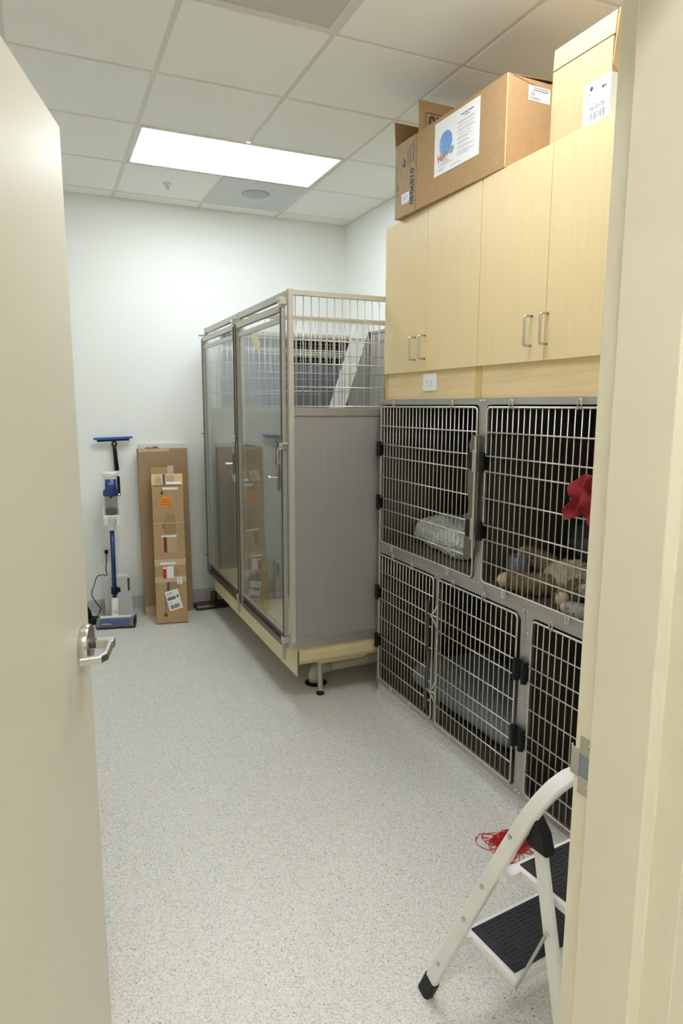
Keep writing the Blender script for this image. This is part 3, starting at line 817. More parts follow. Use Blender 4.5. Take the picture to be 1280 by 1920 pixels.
MB().box(RXB-0.006, RXB, RY+0.012, RYF-0.012, 0.36, 2.15).build('rear_panel', STEELP, run)
MB().box(RXB-0.012, RXB+0.002, RY+0.012, RYF-0.012, 2.15, ZT).build('rear_top_rail', ALU, run)
# floor tray with rounded fibreglass lip
MB().box(RX+0.03, RXB, RY-0.004, RYF, 0.300, 0.334).build('floor_tray', BEIGE, run, bevel=0.004)
pr = [(0.0, 0.326), (-0.012, 0.28), (-0.012, 0.245), (0.005, 0.222), (0.035, 0.212), (0.07, 0.215), (0.10, 0.24), (0.12, 0.326)]
MB().prism(pr, (RX+0.045, RY+0.0, 0), (0, 1, 0), (0, 0, 1), (1.14, 0, 0)).build('tray_lip', BEIGE, run, bevel=0.006, seg=3)
MB().prism([(0.0, 0.22), (0.05, 0.195), (0.30, 0.195), (0.36, 0.22)], (RX+0.14, RY+0.03, 0), (1, 0, 0), (0, 0, 1), (0, 0.10, 0)).build('leg_block', BEIGE, run, bevel=0.006)
for a, b in ((RY-0.012, 2.098), (2.100, RYF)):
    MB().box(RX+0.028, RX+0.033, a, b, 0.165, 0.322).build('skirt_panel', BEIGEP, run)
for x, y in ((0.786, 1.205), (0.786, 2.88), (1.62, 1.205), (1.62, 2.88)):
    l = MB().cyl((x, y, 0.028), (x, y, 0.30), 0.0145, 16).build('leg', ALU, run, smooth=False)
    MB().cyl((x, y, 0.012), (x, y, 0.05), 0.006, 10).build('leg_screw', CHROME, l)
    MB().lathe((x, y, 0), [(0.022, 0), (0.024, 0.004), (0.022, 0.010), (0.010, 0.014), (0, 0.014)], n=20).build('foot', BLACK, l)
# glass doors
def run_door(ya, yb, latch_hi=False):
    """ya<yb"""
    x0, x1 = RX-0.026, RX-0.004; w_ = 0.030
    d = MB().box(x0, x1, ya, ya+w_, 0.318, 2.105).box(x0, x1, yb-w_, yb, 0.318, 2.105).box(x0, x1, ya+w_, yb-w_, 2.072, 2.105).build('door', ALU, run, bevel=0.001)
    MB().box(x0, x1, ya+w_, yb-w_, 0.318, 0.350).build('door_bottom_rail', ALUD, d, bevel=0.001)
    i0, i1 = ya+w_, yb-w_
    x2, x3 = RX-0.020, RX-0.008
    MB().box(x2, x3, i0, i0+0.018, 0.392, 2.046).box(x2, x3, i1-0.018, i1, 0.392, 2.046).box(x2, x3, i0+0.018, i1-0.018, 2.018, 2.046).box(x2, x3, i0+0.018, i1-0.018, 0.392, 0.412).build('glazing_frame', ALU, d, bevel=0.001)
    MB().box(RX-0.008, RX-0.002, i0, i1, 0.350, 0.392).build('kick_rail', ALUD, d)
    MB().box(RX-0.0165, RX-0.0125, i0+0.012, i1-0.012, 0.404, 2.03).build('glass_pane', GLASS, d)
    # stile channels
    for y in (ya+0.007, yb-0.012):
        MB().box(x0-0.006, x0, y, y+0.005, 0.33, 2.09).build('stile_bead', ALUD, d)
    # brackets on the near stile
    for z in (2.118, 1.402, 0.372):
        b = MB().box(x0-0.014, x1+0.006, ya-0.018, ya+0.016, z-0.017, z+0.017).build('pivot_bracket', CHROME, d, bevel=0.002)
        MB().cyl((x0-0.02, ya-0.002, z), (x0-0.013, ya-0.002, z), 0.006, 10).build('bolt', CHROME, b)
    MB().box(x0-0.012, x0+0.004, ya-0.010, ya+0.016, 0.262, 0.365).build('drop_guide', ALU, d, bevel=0.002)
    # slam latch
    yl = ya+0.052; lp = MB().box(x0-0.010, x0-0.004, yl-0.018, yl+0.022, 1.168, 1.31).build('latch_plate', mat('latch_steel', (120, 115, 104), 0.4, metal=0.8), d, bevel=0.001)
    MB().cyl((x0-0.010, yl+0.004, 1.237), (x0-0.052, yl+0.012, 1.237), 0.0065, 12).lathe((x0-0.052, yl+0.012, 1.237), [(0.009, 0), (0.009, -0.006), (0, -0.006)], axis=(1, 0, 0), n=12).build('latch_pull', CHROME, lp, smooth=False)
    MB().tube([(x0-0.008, yl-0.004, 1.30), (x0-0.012, yl-0.004, 1.37), (x0-0.006, yl-0.012, 1.395)], 0.004, 8).build('latch_lever', CHROME, lp)
    for z in (1.30, 1.27, 1.19): MB().cyl((x0-0.0105, yl-0.006, z), (x0-0.0145, yl-0.006, z), 0.004, 8).build('latch_screw', CHROME, lp)
    return d
run_door(RY+0.022, RYM-0.016)
run_door(RYM+0.022, RYF-0.016)
for z in (2.12, 1.40, 0.46):
    MB().cyl((RX-0.045, RYF-0.004, z), (RX+0.0, RYF-0.004, z), 0.006, 10).build('hinge_pin', CHROME, run)

# tag hanging inside the near glass door
tag(MB().prism([(1.722, 2.000), (1.690, 2.022), (1.640, 2.022), (1.530, 1.942), (1.592, 1.905)], (RX-0.0167, 0, 0), (0, 1, 0), (0, 0, 1), (-0.0008, 0, 0)).build('paper_tag', mat('buff_card', (226, 216, 182), 0.7)),
    'buff paper tag stuck on the glass dog run door', 'tag')
# white folded panel leaning in the far bay
pn = thing('leaning_panel', (1.3, 2.5, 0.334), 'long white folded panel leaning diagonally inside the dog run', 'panel')
a, b = V((0.93, 2.45, 0.335)), V((1.66, 2.62, 2.24)); ax = (b-a); sd = V((0.105, 0, -0.042))
MB().obox(a, ax, sd, V((0, 0.004, 0))).build('wide_face', WHITEM, pn, bevel=0.001)
MB().obox(a+sd, ax, V((0.03, 0.05, -0.01)), V((0.004, -0.003, 0))).build('folded_edge', WHITEM, pn, bevel=0.001)
# blue-grey louvred cabinet behind the run
cb = thing('louvred_cabinet', (1.28, 3.10, 0.0), 'blue-grey metal cabinet with black louvre openings behind the dog run', 'cabinet')
MB().box(0.745, 1.825, 3.035, 3.165, 0.0, 2.155).build('body', BLUEGREY, cb, bevel=0.003)
for z0, z1 in ((2.04, 2.122), (1.935, 1.99)):
    lo = MB().box(1.27, 1.72, 3.030, 3.036, z0, z1).build('louvre_opening', DARK, cb)
    n = 2 if z1-z0 > 0.07 else 1
    for i in range(n):
        z = z0+(i+1)*(z1-z0)/(n+1)
        MB().obox((1.27, 3.022, z), (0.45, 0, 0), (0, 0.012, 0.012), (0, 0.001, -0.004)).build('louvre_slat', GUN, lo)
MB().box(1.27, 1.72, 3.028, 3.036, 1.995, 2.035).build('vent_band', ALU, cb)

# drain pipe and floor drain under the run
dp = thing('drain_pipe', (0.82, 1.36, 0.0), 'grey-white PVC drain pipe bending down to the floor under the dog run', 'pipe')
pp = [(0.815, 1.36, 0.012), (0.815, 1.36, 0.045)]
for i in range(1, 7):
    a = math.pi/2*i/6; pp.append((0.815+0.045*(1-math.cos(a)), 1.36, 0.045+0.045*math.sin(a)))
MB().tube(pp+[(0.905, 1.36, 0.09)], 0.036, 20).build('elbow', WHITEP if False else PVC, dp, smooth=True)
MB().tube([(0.90, 1.36, 0.09), (1.78, 1.36, 0.115)], 0.031, 20).build('straight_pipe', PVC, dp, smooth=True)
fd = thing('floor_drain', (0.822, 1.362, 0.0), 'round dark slotted drain grate set in the floor under the pipe', 'floor drain')
MB().lathe((0.822, 1.362, -0.002), [(0.0, 0.0), (0.066, 0.0), (0.066, 0.0035), (0.060, 0.0045), (0.0, 0.0045)], n=36).build('grate', GUN, fd)
rects('slot', DARK, fd, (0.822, 1.362, 0.0026), (1, 0, 0), (0, 1, 0), [(-0.05+0.0125*i, -0.8*math.sqrt(max(0, 0.0036-(-0.05+0.0125*i)**2))-0.002, -0.045+0.0125*i, 0.8*math.sqrt(max(0, 0.0036-(-0.05+0.0125*i)**2))+0.002) for i in range(9)], 0.0004)

# dark steel stand base against the back wall
sb = thing('stand_base', (0.72, 3.09, 0.0), 'flat dark steel base plate with a short tube socket by the back wall', 'stand')
MB().box(0.468, 0.742, 3.02, 3.168, 0.0, 0.034).build('base_plate', GUN, sb, bevel=0.012, seg=1)
m = MB().lathe((0.628, 3.10, 0.034), [(0.026, 0), (0.026, 0.085), (0.021, 0.085), (0.021, 0.01), (0, 0.01)], n=24)
m.build('socket', mat('bronze_tube', (110, 100, 78), 0.35, metal=0.8), sb)

# ================================================================ BACK WALL THINGS
outlet('wall_outlet', (-0.170, 3.2098, 0.482), (1, 0, 0), (0, 0, 1), 'white outlet plate on the back wall with a black plug')
t = thing('charging_cord', (-0.17, 3.16, 0.0), 'thin black cord with a plug hanging from the back wall outlet', 'cord')
MB().box(-0.181, -0.157, 3.172, 3.203, 0.486, 0.514).build('plug', BLACK, t, bevel=0.004)
import itertools
def spline(P, n=8):
    P = [V(p) for p in P]; out = []
    Q = [P[0]*2-P[1]]+P+[P[-1]*2-P[-2]]
    for i in range(1, len(Q)-2):
        for k in range(n):
            s = k/n; p0, p1, p2, p3 = Q[i-1:i+3]
            out.append(0.5*((2*p1)+(p2-p0)*s+(2*p0-5*p1+4*p2-p3)*s*s+(3*p1-p0-3*p2+p3)*s**3))
    out.append(P[-1]); return out
MB().tube(spline([(-0.169, 3.178, 0.488), (-0.173, 3.172, 0.43), (-0.180, 3.165, 0.36), (-0.172, 3.15, 0.318), (-0.20, 3.145, 0.333), (-0.245, 3.145, 0.325), (-0.272, 3.14, 0.26), (-0.292, 3.14, 0.19), (-0.262, 3.13, 0.12),
                  (-0.235, 3.12, 0.075), (-0.268, 3.11, 0.02), (-0.285, 3.10, 0.006)]), 0.0034, 8).build('cable', BLACK, t, smooth=True)
sq = thing('squeegee', (-0.075, 3.19, 1.10), 'black handled window squeegee with a blue blade hung on the back wall', 'squeegee')
MB().obox((-0.218, 3.168, 1.352), (0.276, 0, 0.008), (0, 0.016, 0), (0, 0, 0.016)).build('blade', BLUEB, sq, bevel=0.002)
MB().obox((-0.195, 3.165, 1.338), (0.230, 0, 0.007), (0, 0.022, 0), (0, 0, 0.015)).build('clamp_bar', BLACK, sq, bevel=0.003)
m = MB().tube([V((-0.073+0.015*math.cos(a), 3.178, 1.320+0.019*math.sin(a))) for a in [2*math.pi*i/16 for i in range(16)]], 0.0055, 8, closed=True)
m.build('ring', BLACK, sq, smooth=True)
MB().tube([(-0.074, 3.178, 1.312), (-0.071, 3.178, 1.27), (-0.068, 3.176, 1.21), (-0.063, 3.174, 1.122)], [0.011, 0.0145, 0.0145, 0.0165], 12).build('handle', BLACK, sq, smooth=True)
MB().cyl((-0.073, 3.185, 1.325), (-0.073, 3.211, 1.325), 0.004, 8).build('wall_hook', CHROME, sq)

# cordless stick vacuum on its stand
vc = thing('stick_vacuum', (-0.14, 2.95, 0.0), 'blue and white cordless stick vacuum standing on the floor by the wall', 'vacuum cleaner')
def vp(x, y, z): return V((x, y, z))
MB().lathe((-0.128, 3.05, 0.80), [(0.036, 0.17), (0.0505, 0.165), (0.0515, 0.19), (0.050, 0.205), (0.049, 0.29), (0.0525, 0.293), (0.0525, 0.318), (0.045, 0.325), (0.0, 0.326)], n=32).build('motor_housing', WHITEP, vc, smooth=False, bevel=0.002)
bp = MB(); vs = []; fs = []      # blue front shell wrapped round the housing
rows = [(0.950, 1.25), (0.955, 1.30), (0.985, 1.30), (1.005, 0.78), (1.075, 0.72)]
for z, hw in rows:
    for j in range(13):
        a = -math.pi/2-hw+2*hw*j/12
        vs.append((-0.128+0.0535*math.cos(a), 3.05+0.0535*math.sin(a), z))
for i in range(len(rows)-1):
    for j in range(12): fs.append((i*13+j, i*13+j+1, (i+1)*13+j+1, (i+1)*13+j))
o = MB().add(vs, fs).build('front_shell', BLUE, vc, smooth=True); s_ = o.modifiers.new('thick', 'SOLIDIFY'); s_.thickness = 0.004; s_.offset = 1
text('lettering', 'Shark', 0.017, PAPER, vc, (-0.128, 2.9915, 1.043), (1, 0, 0), (0, 0, 1), wrap=0.058)
MB().lathe((-0.128, 3.05, 0.815), [(0.0, 0.0), (0.040, 0.0), (0.044, 0.01), (0.044, 0.148), (0.0, 0.148)], n=28).build('dust_bin', BIN, vc, smooth=False)
MB().lathe((-0.128, 3.05, 0.925), [(0.004, 0.0), (0.026, 0.038), (0.0, 0.038)], n=20).build('bin_cone', GUN, vc)
MB().lathe((-0.128, 3.05, 0.818), [(0.0, 0.0), (0.038, 0.0), (0.040, 0.028), (0.026, 0.04), (0.0, 0.036)], n=20).build('dust', mat('grey_dust', (110, 104, 98), 0.95), vc, smooth=True)
m = MB()
for s in (-1, 1): m.box(-0.128+s*0.046-0.004, -0.128+s*0.046+0.004, 3.04, 3.085, 0.79, 0.975)
m.build('bin_cradle', WHITEP, vc, bevel=0.003)
MB().box(-0.079, -0.059, 3.035, 3.095, 0.945, 1.088).build('battery_handle', BLACK, vc, bevel=0.004)
MB().box(-0.072, -0.066, 3.0335, 3.0355, 0.953, 0.961).build('battery_light', GREENLED, vc)
cr = MB().lathe((-0.130, 3.05, 0.69), [(0.0, 0.0), (0.024, 0.0), (0.028, 0.05), (0.050, 0.088), (0.056, 0.112), (0.052, 0.118), (0.0, 0.112)], n=24).build('wand_socket', WHITEP, vc, smooth=False, bevel=0.002)
m = MB()
for s in (-1, 1): m.box(-0.130+s*0.055-0.0035, -0.130+s*0.055+0.0035, 3.015, 3.075, 0.775, 0.86)
m.box(-0.190, -0.160, 2.99, 3.02, 0.735, 0.80).box(-0.10, -0.072, 2.99, 3.02, 0.735, 0.80)
m.build('stand_clips', WHITEP, vc, bevel=0.003)
MB().cyl((-0.130, 3.022, 0.725), (-0.130, 3.012, 0.725), 0.009, 14).build('release_button', GREYP, vc)
MB().tube([(-0.132, 3.05, 0.695), (-0.140, 2.995, 0.19)], 0.0165, 20).build('wand', BLUEM, vc, smooth=True)
MB().cyl((-0.137, 3.015, 0.268), (-0.139, 3.000, 0.212), 0.024, 18).box(-0.125, -0.098, 2.985, 3.02, 0.228, 0.258).build('clamp', BLACK, vc, bevel=0.003)
MB().tube([(-0.140, 2.994, 0.185), (-0.146, 2.965, 0.055)], 0.02, flat=(0.030, 0.050, (0, 1, 0))).build('neck', WHITEP, vc, bevel=0.004)
MB().cyl((-0.1445, 2.955, 0.098), (-0.1450, 2.945, 0.095), 0.009, 14).build('neck_button', GREYP, vc)
MB().lathe((-0.147, 2.955, 0.052), [(0.024, 0.02), (0.024, -0.02), (0.0, -0.022)], axis=(0, 1, 0.25), n=22).build('swivel', WHITEP, vc, bevel=0.002)
hu = V((0.265, -0.062, 0)).normalized(); hv = V((-hu.y, hu.x, 0)); h0 = V((-0.291, 2.861, 0.006))
prof = [(0, 0.0), (0.0, 0.018), (0.012, 0.042), (0.035, 0.058), (0.070, 0.062), (0.095, 0.052), (0.10, 0.0)]
hd = MB().prism(prof, h0, hv, (0, 0, 1), hu*0.268).build('cleaner_head', mat('smoky_head', (112, 110, 104), 0.25), vc, bevel=0.004)
MB().prism([(-0.0022, 0.016), (0.0106, 0.0415), (0.0116, 0.041), (-0.001, 0.0155)], h0+hu*0.028, hv, (0, 0, 1), hu*0.205).prism([(0.0101, 0.0428), (0.034, 0.0595), (0.0346, 0.0588), (0.011, 0.042)], h0+hu*0.028, hv, (0, 0, 1), hu*0.205).build('brush_window', mat('brush_blue', (74, 88, 132), 0.25), hd)
fu, fv = hu, (hv*0.012+V((0, 0, 0.024))).normalized()
text('lettering', 'POWERFINS', 0.0125, PAPER, hd, h0+hu*0.072+hv*0.004+V((0, 0, 0.029)), fu, fv, 0.0032)
MB().obox(h0+hu*0.02+hv*0.052+V((0, 0, 0.058)), hu*0.222, hv*0.036, V((0, 0, 0.010))).build('head_cover', WHITEP, hd, bevel=0.003)
MB().obox(h0+hu*0.262+V((0, 0, 0.0)), hu*0.012, hv*0.10, V((0, 0, 0.064))).build('bumper', BLACK, hd, bevel=0.004)
m = MB()
for i in range(22): m.obox(h0+hu*(0.006+i*0.012)-hv*0.006+V((0, 0, -0.006)), hu*0.007, hv*0.012, V((0, 0, 0.012)))
m.build('front_bristles', BLACKR, hd)
for k in (0.03, 0.23): MB().cyl(h0+hu*(k-0.008)+hv*0.08+V((0, 0, 0.006)), h0+hu*(k+0.008)+hv*0.08+V((0, 0, 0.006)), 0.012, 14).build('wheel', BLACK, hd)
# its upright stand
vs_ = thing('vacuum_stand', (-0.105, 3.12, 0.0), 'pale grey plastic dock plate with a thin upright behind the stick vacuum', 'vacuum stand')
MB().prism([(-0.204, 0.0), (-0.002, 0.0), (-0.006, 0.200), (-0.012, 0.318), (-0.020, 0.326), (-0.085, 0.326), (-0.195, 0.326), (-0.203, 0.318)], (0, 3.085, 0), (1, 0, 0), (0, 0, 1), (0, 0.055, 0)).build('back_plate', GREYP, vs_, bevel=0.005)
MB().prism([(-0.100, 0.326), (-0.046, 0.326), (-0.055, 0.334), (-0.09, 0.334)], (0, 3.095, 0), (1, 0, 0), (0, 0, 1), (0, 0.03, 0)).build('top_tab', WHITEP, vs_, bevel=0.002)
rects('slot', mat('dark_slot', (70, 68, 66), 0.5), vs_, (-0.020, 3.085, 0.262), (1, 0, 0), (0, 0, 1), [(-0.016, -0.055, 0.0, 0.045)], 0.001)
MB().box(-0.092, -0.076, 3.120, 3.135, 0.326, 0.80).build('upright', WHITEP, vs_, bevel=0.002)
MB().box(-0.165, -0.07, 3.095, 3.135, 0.765, 0.80).build('upper_bracket', WHITEP, vs_, bevel=0.003)
# black nozzle on the floor
nz = thing('floor_nozzle', (-0.34, 3.02, 0.0), 'small black vacuum nozzle lying on the floor beside the door', 'vacuum nozzle')
MB().prism([(-0.42, 0.0), (-0.235, 0.0), (-0.225, 0.018), (-0.27, 0.045), (-0.36, 0.05), (-0.42, 0.04)], (0, 2.98, 0), (1, 0, 0), (0, 0, 1), (0, 0.085, 0)).build('nozzle_head', BLACK, nz, bevel=0.006)
MB().tube([(-0.33, 3.03, 0.035), (-0.335, 3.05, 0.085), (-0.36, 3.07, 0.14)], [0.030, 0.027, 0.022], 16).build('nozzle_neck', BLACK, nz, smooth=True)

# big flat carton leaning on the wall, wrapped sheet behind it
def lean(name, base_l, base_r, top_y, height, depth, material, label, cat, bev=0.003):
    """carton standing on its lower front edge and leaning back; returns thing, origin, u (right), v (up the face), n (out)"""
    bl, br = V(base_l), V(base_r); u = (br-bl).normalized(); back = V((-u.y, u.x, 0))
    s = top_y; ang = math.asin(s/height)
    v = back*math.sin(ang)+V((0, 0, math.cos(ang))); n = u.cross(v)
    lift = depth*math.sin(ang)*0
    t = thing(name, (bl+br)/2, label, cat)
    return t, bl, u, v, n, (br-bl).length, ang
pw = thing('wrapped_sheets', (0.275, 3.19, 0.0), 'flat white sheets in clear plastic wrap standing behind the cartons', 'packaged sheets')
MB().box(0.112, 0.437, 3.188, 3.205, 0.0, 1.312).build('sheets', WHITEP, pw)
MB().box(0.108, 0.441, 3.184, 3.209, 0.0, 1.316).build('plastic_wrap', WRAP, pw)
t, o, u, v, n, wd, ang = lean('flat_carton', (0.084, 3.055, 0.0), (0.452, 3.055, 0.0), 0.045, 1.285, 0.07, CARDD, 'tall flat brown carton leaning on the back wall', 'cardboard box')
dep = 0.075
MB().obox(o, u*wd, v*1.285, -n*dep).build('carton', CARDD, t, bevel=0.004)
MB().obox(o+v*1.262+u*0.004, u*(wd*0.62), v*0.0235, n*0.0008).build('tape_strip', TAPE, t)
MB().obox(o+u*0.0+v*0.0, u*0.09, v*0.07, n*0.0008).build('tape_strip', TAPE, t)
MB().prism([(0.05, 1.285), (0.07, 1.296), (0.10, 1.292), (0.125, 1.304), (0.15, 1.298), (0.165, 1.285)], o-n*0.02, u, v, -n*0.003).build('torn_flap', CARDI, t)
# long narrow carton leaning in front
t, o, u, v, n, wd, ang = lean('narrow_carton', (0.130, 2.800, 0.006), (0.352, 2.765, 0.006), 0.135, 1.02, 0.09, CARDN, 'long narrow tan carton with an orange round sticker leaning on the flat carton', 'cardboard box')
dep = 0.085
body = MB().obox(o, u*wd, v*1.02, -n*dep).build('carton', CARDN, t, bevel=0.003)
# lid flap bent back over the top
fl = (v*0.86-n*0.52).normalized()
fn = u.cross(fl)
MB().obox(o+v*1.018, u*wd, fl*0.112, -fn*0.004).build('lid_flap', CARDL, t, bevel=0.001)
MB().obox(o+v*1.018+u*0.004, u*(wd-0.008), v*0.0-n*0.08, v*0.01).build('lid_base', CARDI, t)
MB().obox(o+v*1.018-n*(dep-0.004)-u*0.004, u*(wd*0.72), v*0.145, -n*0.004).build('rear_flap', CARDN, t)
MB().obox(o+v*1.10-n*(dep-0.0045)+u*(wd*0.52), u*0.045, v*0.075, n*0.0008).build('tape_strip', TAPE, t)
F0 = o+v*1.018+fn*0.0006
rects('flap_print', INK, t, F0, u, fl, [(0.080, 0.002, 0.098, 0.108)])
rects('flap_print', INKBR, t, F0, u, fl, [(0.108+0.010*i, 0.012+0.006*(i % 3), 0.111+0.010*i, 0.10-0.008*(i % 2)) for i in range(6)]+[(0.03+0.008*i, 0.01+0.02*(i % 2), 0.033+0.008*i, 0.09-0.02*((i+1) % 2)) for i in range(5)])
rects('white_strip', PAPER, t, F0, u, fl, [(0.105, 0.020, 0.212, 0.036)], 0.0012)
rects('white_strip', PAPER, t, o+n*0.0006, u, v, [(0.076, 0.992, 0.185, 1.010)], 0.0012)
MB().lathe(o+u*0.095+v*0.905, [(0.040, 0.0), (0.040, 0.0012), (0.0, 0.0012)], axis=n, n=36).build('round_sticker', ORANGE, t)
rects('sticker_print', ORANGED, t, o+n*0.0012, u, v, [(0.069, 0.917, 0.083, 0.924), (0.085, 0.917, 0.103, 0.924), (0.105, 0.917, 0.120, 0.924), (0.061, 0.899, 0.088, 0.907), (0.090, 0.899, 0.112, 0.907), (0.114, 0.899, 0.129, 0.907),
                                              (0.063, 0.882, 0.094, 0.889), (0.097, 0.882, 0.127, 0.889)], 0.0005)
MB().obox(o+v*0.742+u*0.002, u*(wd-0.004), v*0.006, n*0.002).build('crease', CARDL, t)
rects('print_lines', INKBR, t, o, u, v, [(0.070, 0.70, 0.076, 0.745)]+[(0.085+0.0135*i, 0.665, 0.0885+0.0135*i, 0.80+0.012*((i*2) % 3)) for i in range(6)])
rects('print_lines', INKBR, t, o, u, v, [(0.068, 0.972, 0.078, 0.988)]+[(0.103+0.012*i, 0.26-0.01*(i % 2), 0.106+0.012*i, 0.40) for i in range(6)]+[(0.066, 0.07, 0.071, 0.25)])
rects('print_bar', INK, t, o, u, v, [(0.082, 0.22, 0.100, 0.345)])
MB().lathe(o+u*0.068+v*0.062, [(0.013, 0.0), (0.013, 0.0006), (0.007, 0.0006), (0.007, 0.0)], axis=n, n=24).build('print_ring', INKBR, t)
MB().lathe(o+u*0.070+v*0.968, [(0.011, 0.0), (0.011, 0.0006), (0.006, 0.0006), (0.006, 0.0)], axis=n, n=24).build('print_ring', INKBR, t)
MB().obox(o+v*0.43+n*0.0, u*wd, v*0.047+u*0.0, n*0.0008).build('tape_strip', TAPE, t)
MB().obox(o+v*0.305+n*0.0, u*wd, v*0.042, n*0.0008).build('tape_strip', TAPE, t)
# document pouches
MB().obox(o+u*0.055+v*0.525+n*0.0004, u*0.112, v*0.125, n*0.0012).build('clear_pouch', POUCH, t)
rects('pouch_red', mat('dark_red_print', (140, 28, 24), 0.5), t, o+n*0.0014, u, v, [(0.070, 0.528, 0.094, 0.645)], 0.0008)
rects('pouch_white', PAPER, t, o+n*0.0014, u, v, [(0.055, 0.642, 0.165, 0.655)], 0.0008)
rects('pouch_white', PAPER, t, o+n*0.0014, u, v, [(0.085, 0.336, 0.135, 0.425), (0.040, 0.437, 0.152, 0.453)], 0.0012)
rects('pouch_red', mat('red_print', (190, 30, 30), 0.5), t, o+n*0.0014, u, v, [(0.058, 0.336, 0.081, 0.405)], 0.0012)
rects('pouch_white', PAPER, t, o+n*0.0014, u, v, [(0.059, 0.405, 0.080, 0.420)], 0.0012)
rects('number_label', PAPER, t, o+n*0.001, u, v, [(0.158, 0.288, 0.194, 0.340)], 0.0006)
text('label_number', '0170', 0.021, INKB, t, o+u*0.176+v*0.314+n*0.0016, v, -u, 0.0006)
# shipping label, turned
ca, sa = math.cos(0.24), math.sin(0.24); lu = u*ca+v*sa; lw = -u*sa+v*ca
L0 = o+u*0.098+v*0.088+n*0.0006
sl = rects('shipping_label', PAPER, t, L0, lu, lw, [(0, 0, 0.098, 0.148)], 0.0008)
bars = []; x = 0.012
random.seed(3)
while x < 0.080:
    w_ = random.choice((0.001, 0.0018, 0.0028)); bars.append((x, 0.012, x+w_, 0.042)); x += w_+random.choice((0.001, 0.002))
rects('barcode', INKB, sl, L0+n*0.0008, lu, lw, bars, 0.0004)
rects('label_print', INKG, sl, L0+n*0.0008, lu, lw, [(0.006, 0.078, 0.066, 0.102), (0.074, 0.084, 0.090, 0.106), (0.008, 0.058, 0.036, 0.062), (0.082, 0.060, 0.090, 0.064), (0.008, 0.116, 0.045, 0.119), (0.008, 0.123, 0.058, 0.126), (0.02, 0.131, 0.05, 0.134)], 0.0004)

# ================================================================ CARTONS ON THE CABINETS
dvec = V((-0.0345, 0.9994, 0)); out = V((-0.9994, -0.0345, 0)); bz = 2.4965
P0 = V((1.093, 0.107, bz)); uu = -dvec; Z = V((0, 0, 1))
def carton_shell(name, P, s0, s1, dep, h, material, parent, t=0.004, top=True):
    """open box: walls and floor; P near-front corner, along dvec"""
    a = P+dvec*s0; Lw = s1-s0; m = MB()
    m.obox(a, dvec*Lw, -out*t, Z*h).obox(a-out*(dep-t), dvec*Lw, -out*t, Z*h)
    m.obox(a-out*t, dvec*t, -out*(dep-2*t), Z*h).obox(a-out*t+dvec*(Lw-t), dvec*t, -out*(dep-2*t), Z*h)
    m.obox(a-out*t+dvec*t, dvec*(Lw-2*t), -out*(dep-2*t), Z*t)
    return m.build(name, material, parent, bevel=0.0012)
# long carton with the flyer
t = thing('long_carton', P0+dvec*0.31-out*0.19, 'long brown carton with a white flyer on its front, on the maple cabinets', 'cardboard box')
carton_shell('carton', P0, 0.0, 0.628, 0.40, 0.325, CARD, t)
T0 = P0+Z*0.325
MB().obox(T0+out*0.0, dvec*0.628, (-out*0.19-Z*0.03), Z*0.004).build('front_flap', CARD, t)
MB().obox(T0-out*0.02+dvec*0.002, (dvec*0.15+Z*0.012), -out*0.30+Z*0.02, Z*0.004).build('end_flap', CARDI, t)
MB().obox(T0-out*0.21+dvec*0.003, dvec*0.20+Z*0.028, -out*0.14, Z*0.004).build('torn_flap', CARDI, t)
MB().obox(T0-out*0.40, dvec*0.628, (out*0.18+Z*0.012), Z*0.004).build('rear_flap', CARD, t)
MB().tube([P0+out*0.0004+dvec*0.001, P0+out*0.0004+dvec*0.001+Z*0.325], 0.0028, 8).build('corner_fold', CARDL, t)
# flyer
fo = P0+dvec*0.478+Z*0.096+out*0.0005; fw_, fh = 0.315, 0.216
fly = rects('flyer', PAPER, t, fo, uu, Z, [(0, 0, fw_, fh)], 0.0008)
fo2 = fo+out*0.0008
import random as _r
rr = _r.Random(5); rs = []
y = 0.165
while y > 0.03:
    for k in range(rr.choice((1, 2, 2, 3))):
        if y < 0.03: break
        rs.append((0.168, y, 0.168+rr.uniform(0.07, 0.125), y+0.0014)); y -= 0.0066
    y -= 0.005
rects('flyer_text', INKG, fly, fo2, uu, Z, rs, 0.0003)
rects('flyer_heading', INKB, fly, fo2, uu, Z, [(0.190, 0.187, 0.210, 0.1905), (0.213, 0.187, 0.235, 0.1905), (0.238, 0.187, 0.272, 0.1905), (0.212, 0.178, 0.248, 0.1805)], 0.0003)
rects('flyer_footer', INKG, fly, fo2, uu, Z, [(0.055, 0.049, 0.10, 0.052), (0.04, 0.041, 0.112, 0.0432), (0.03, 0.033, 0.14, 0.0346), (0.03, 0.022, 0.075, 0.0234), (0.03, 0.016, 0.07, 0.0174), (0.12, 0.014, 0.19, 0.0156)], 0.0003)
cc = fo2+uu*0.084+Z*0.118
MB().lathe(cc, [(0.047, 0.0), (0.047, 0.0004), (0.0, 0.0004)], axis=out, n=40).build('logo_disc', SKYB, fly)
m = MB()
for r_ in (0.018, 0.027, 0.036):
    c2_ = cc-uu*0.016-Z*0.012+out*0.0005
    pts = [c2_+uu*(r_*math.cos(a)*0.8)+Z*(r_*math.sin(a)*0.8) for a in [math.radians(100+20*i) for i in range(10)]]
    m.tube(pts, 0.0009, 4)
m.build('logo_wave', SKYL, fly)
text('logo_lettering', 'Hot', 0.044, ORANGEL, fly, cc-uu*0.030-Z*0.050+out*0.0006, uu*0.98+Z*0.18, Z*0.98-uu*0.18, 0.0004, sx=0.8, bold=0.0014)
text('logo_lettering', 'Dogs', 0.036, INK, fly, cc+uu*0.030-Z*0.038+out*0.0008, uu*0.98+Z*0.18, Z*0.98-uu*0.18, 0.0004, sx=0.8, bold=0.0012)
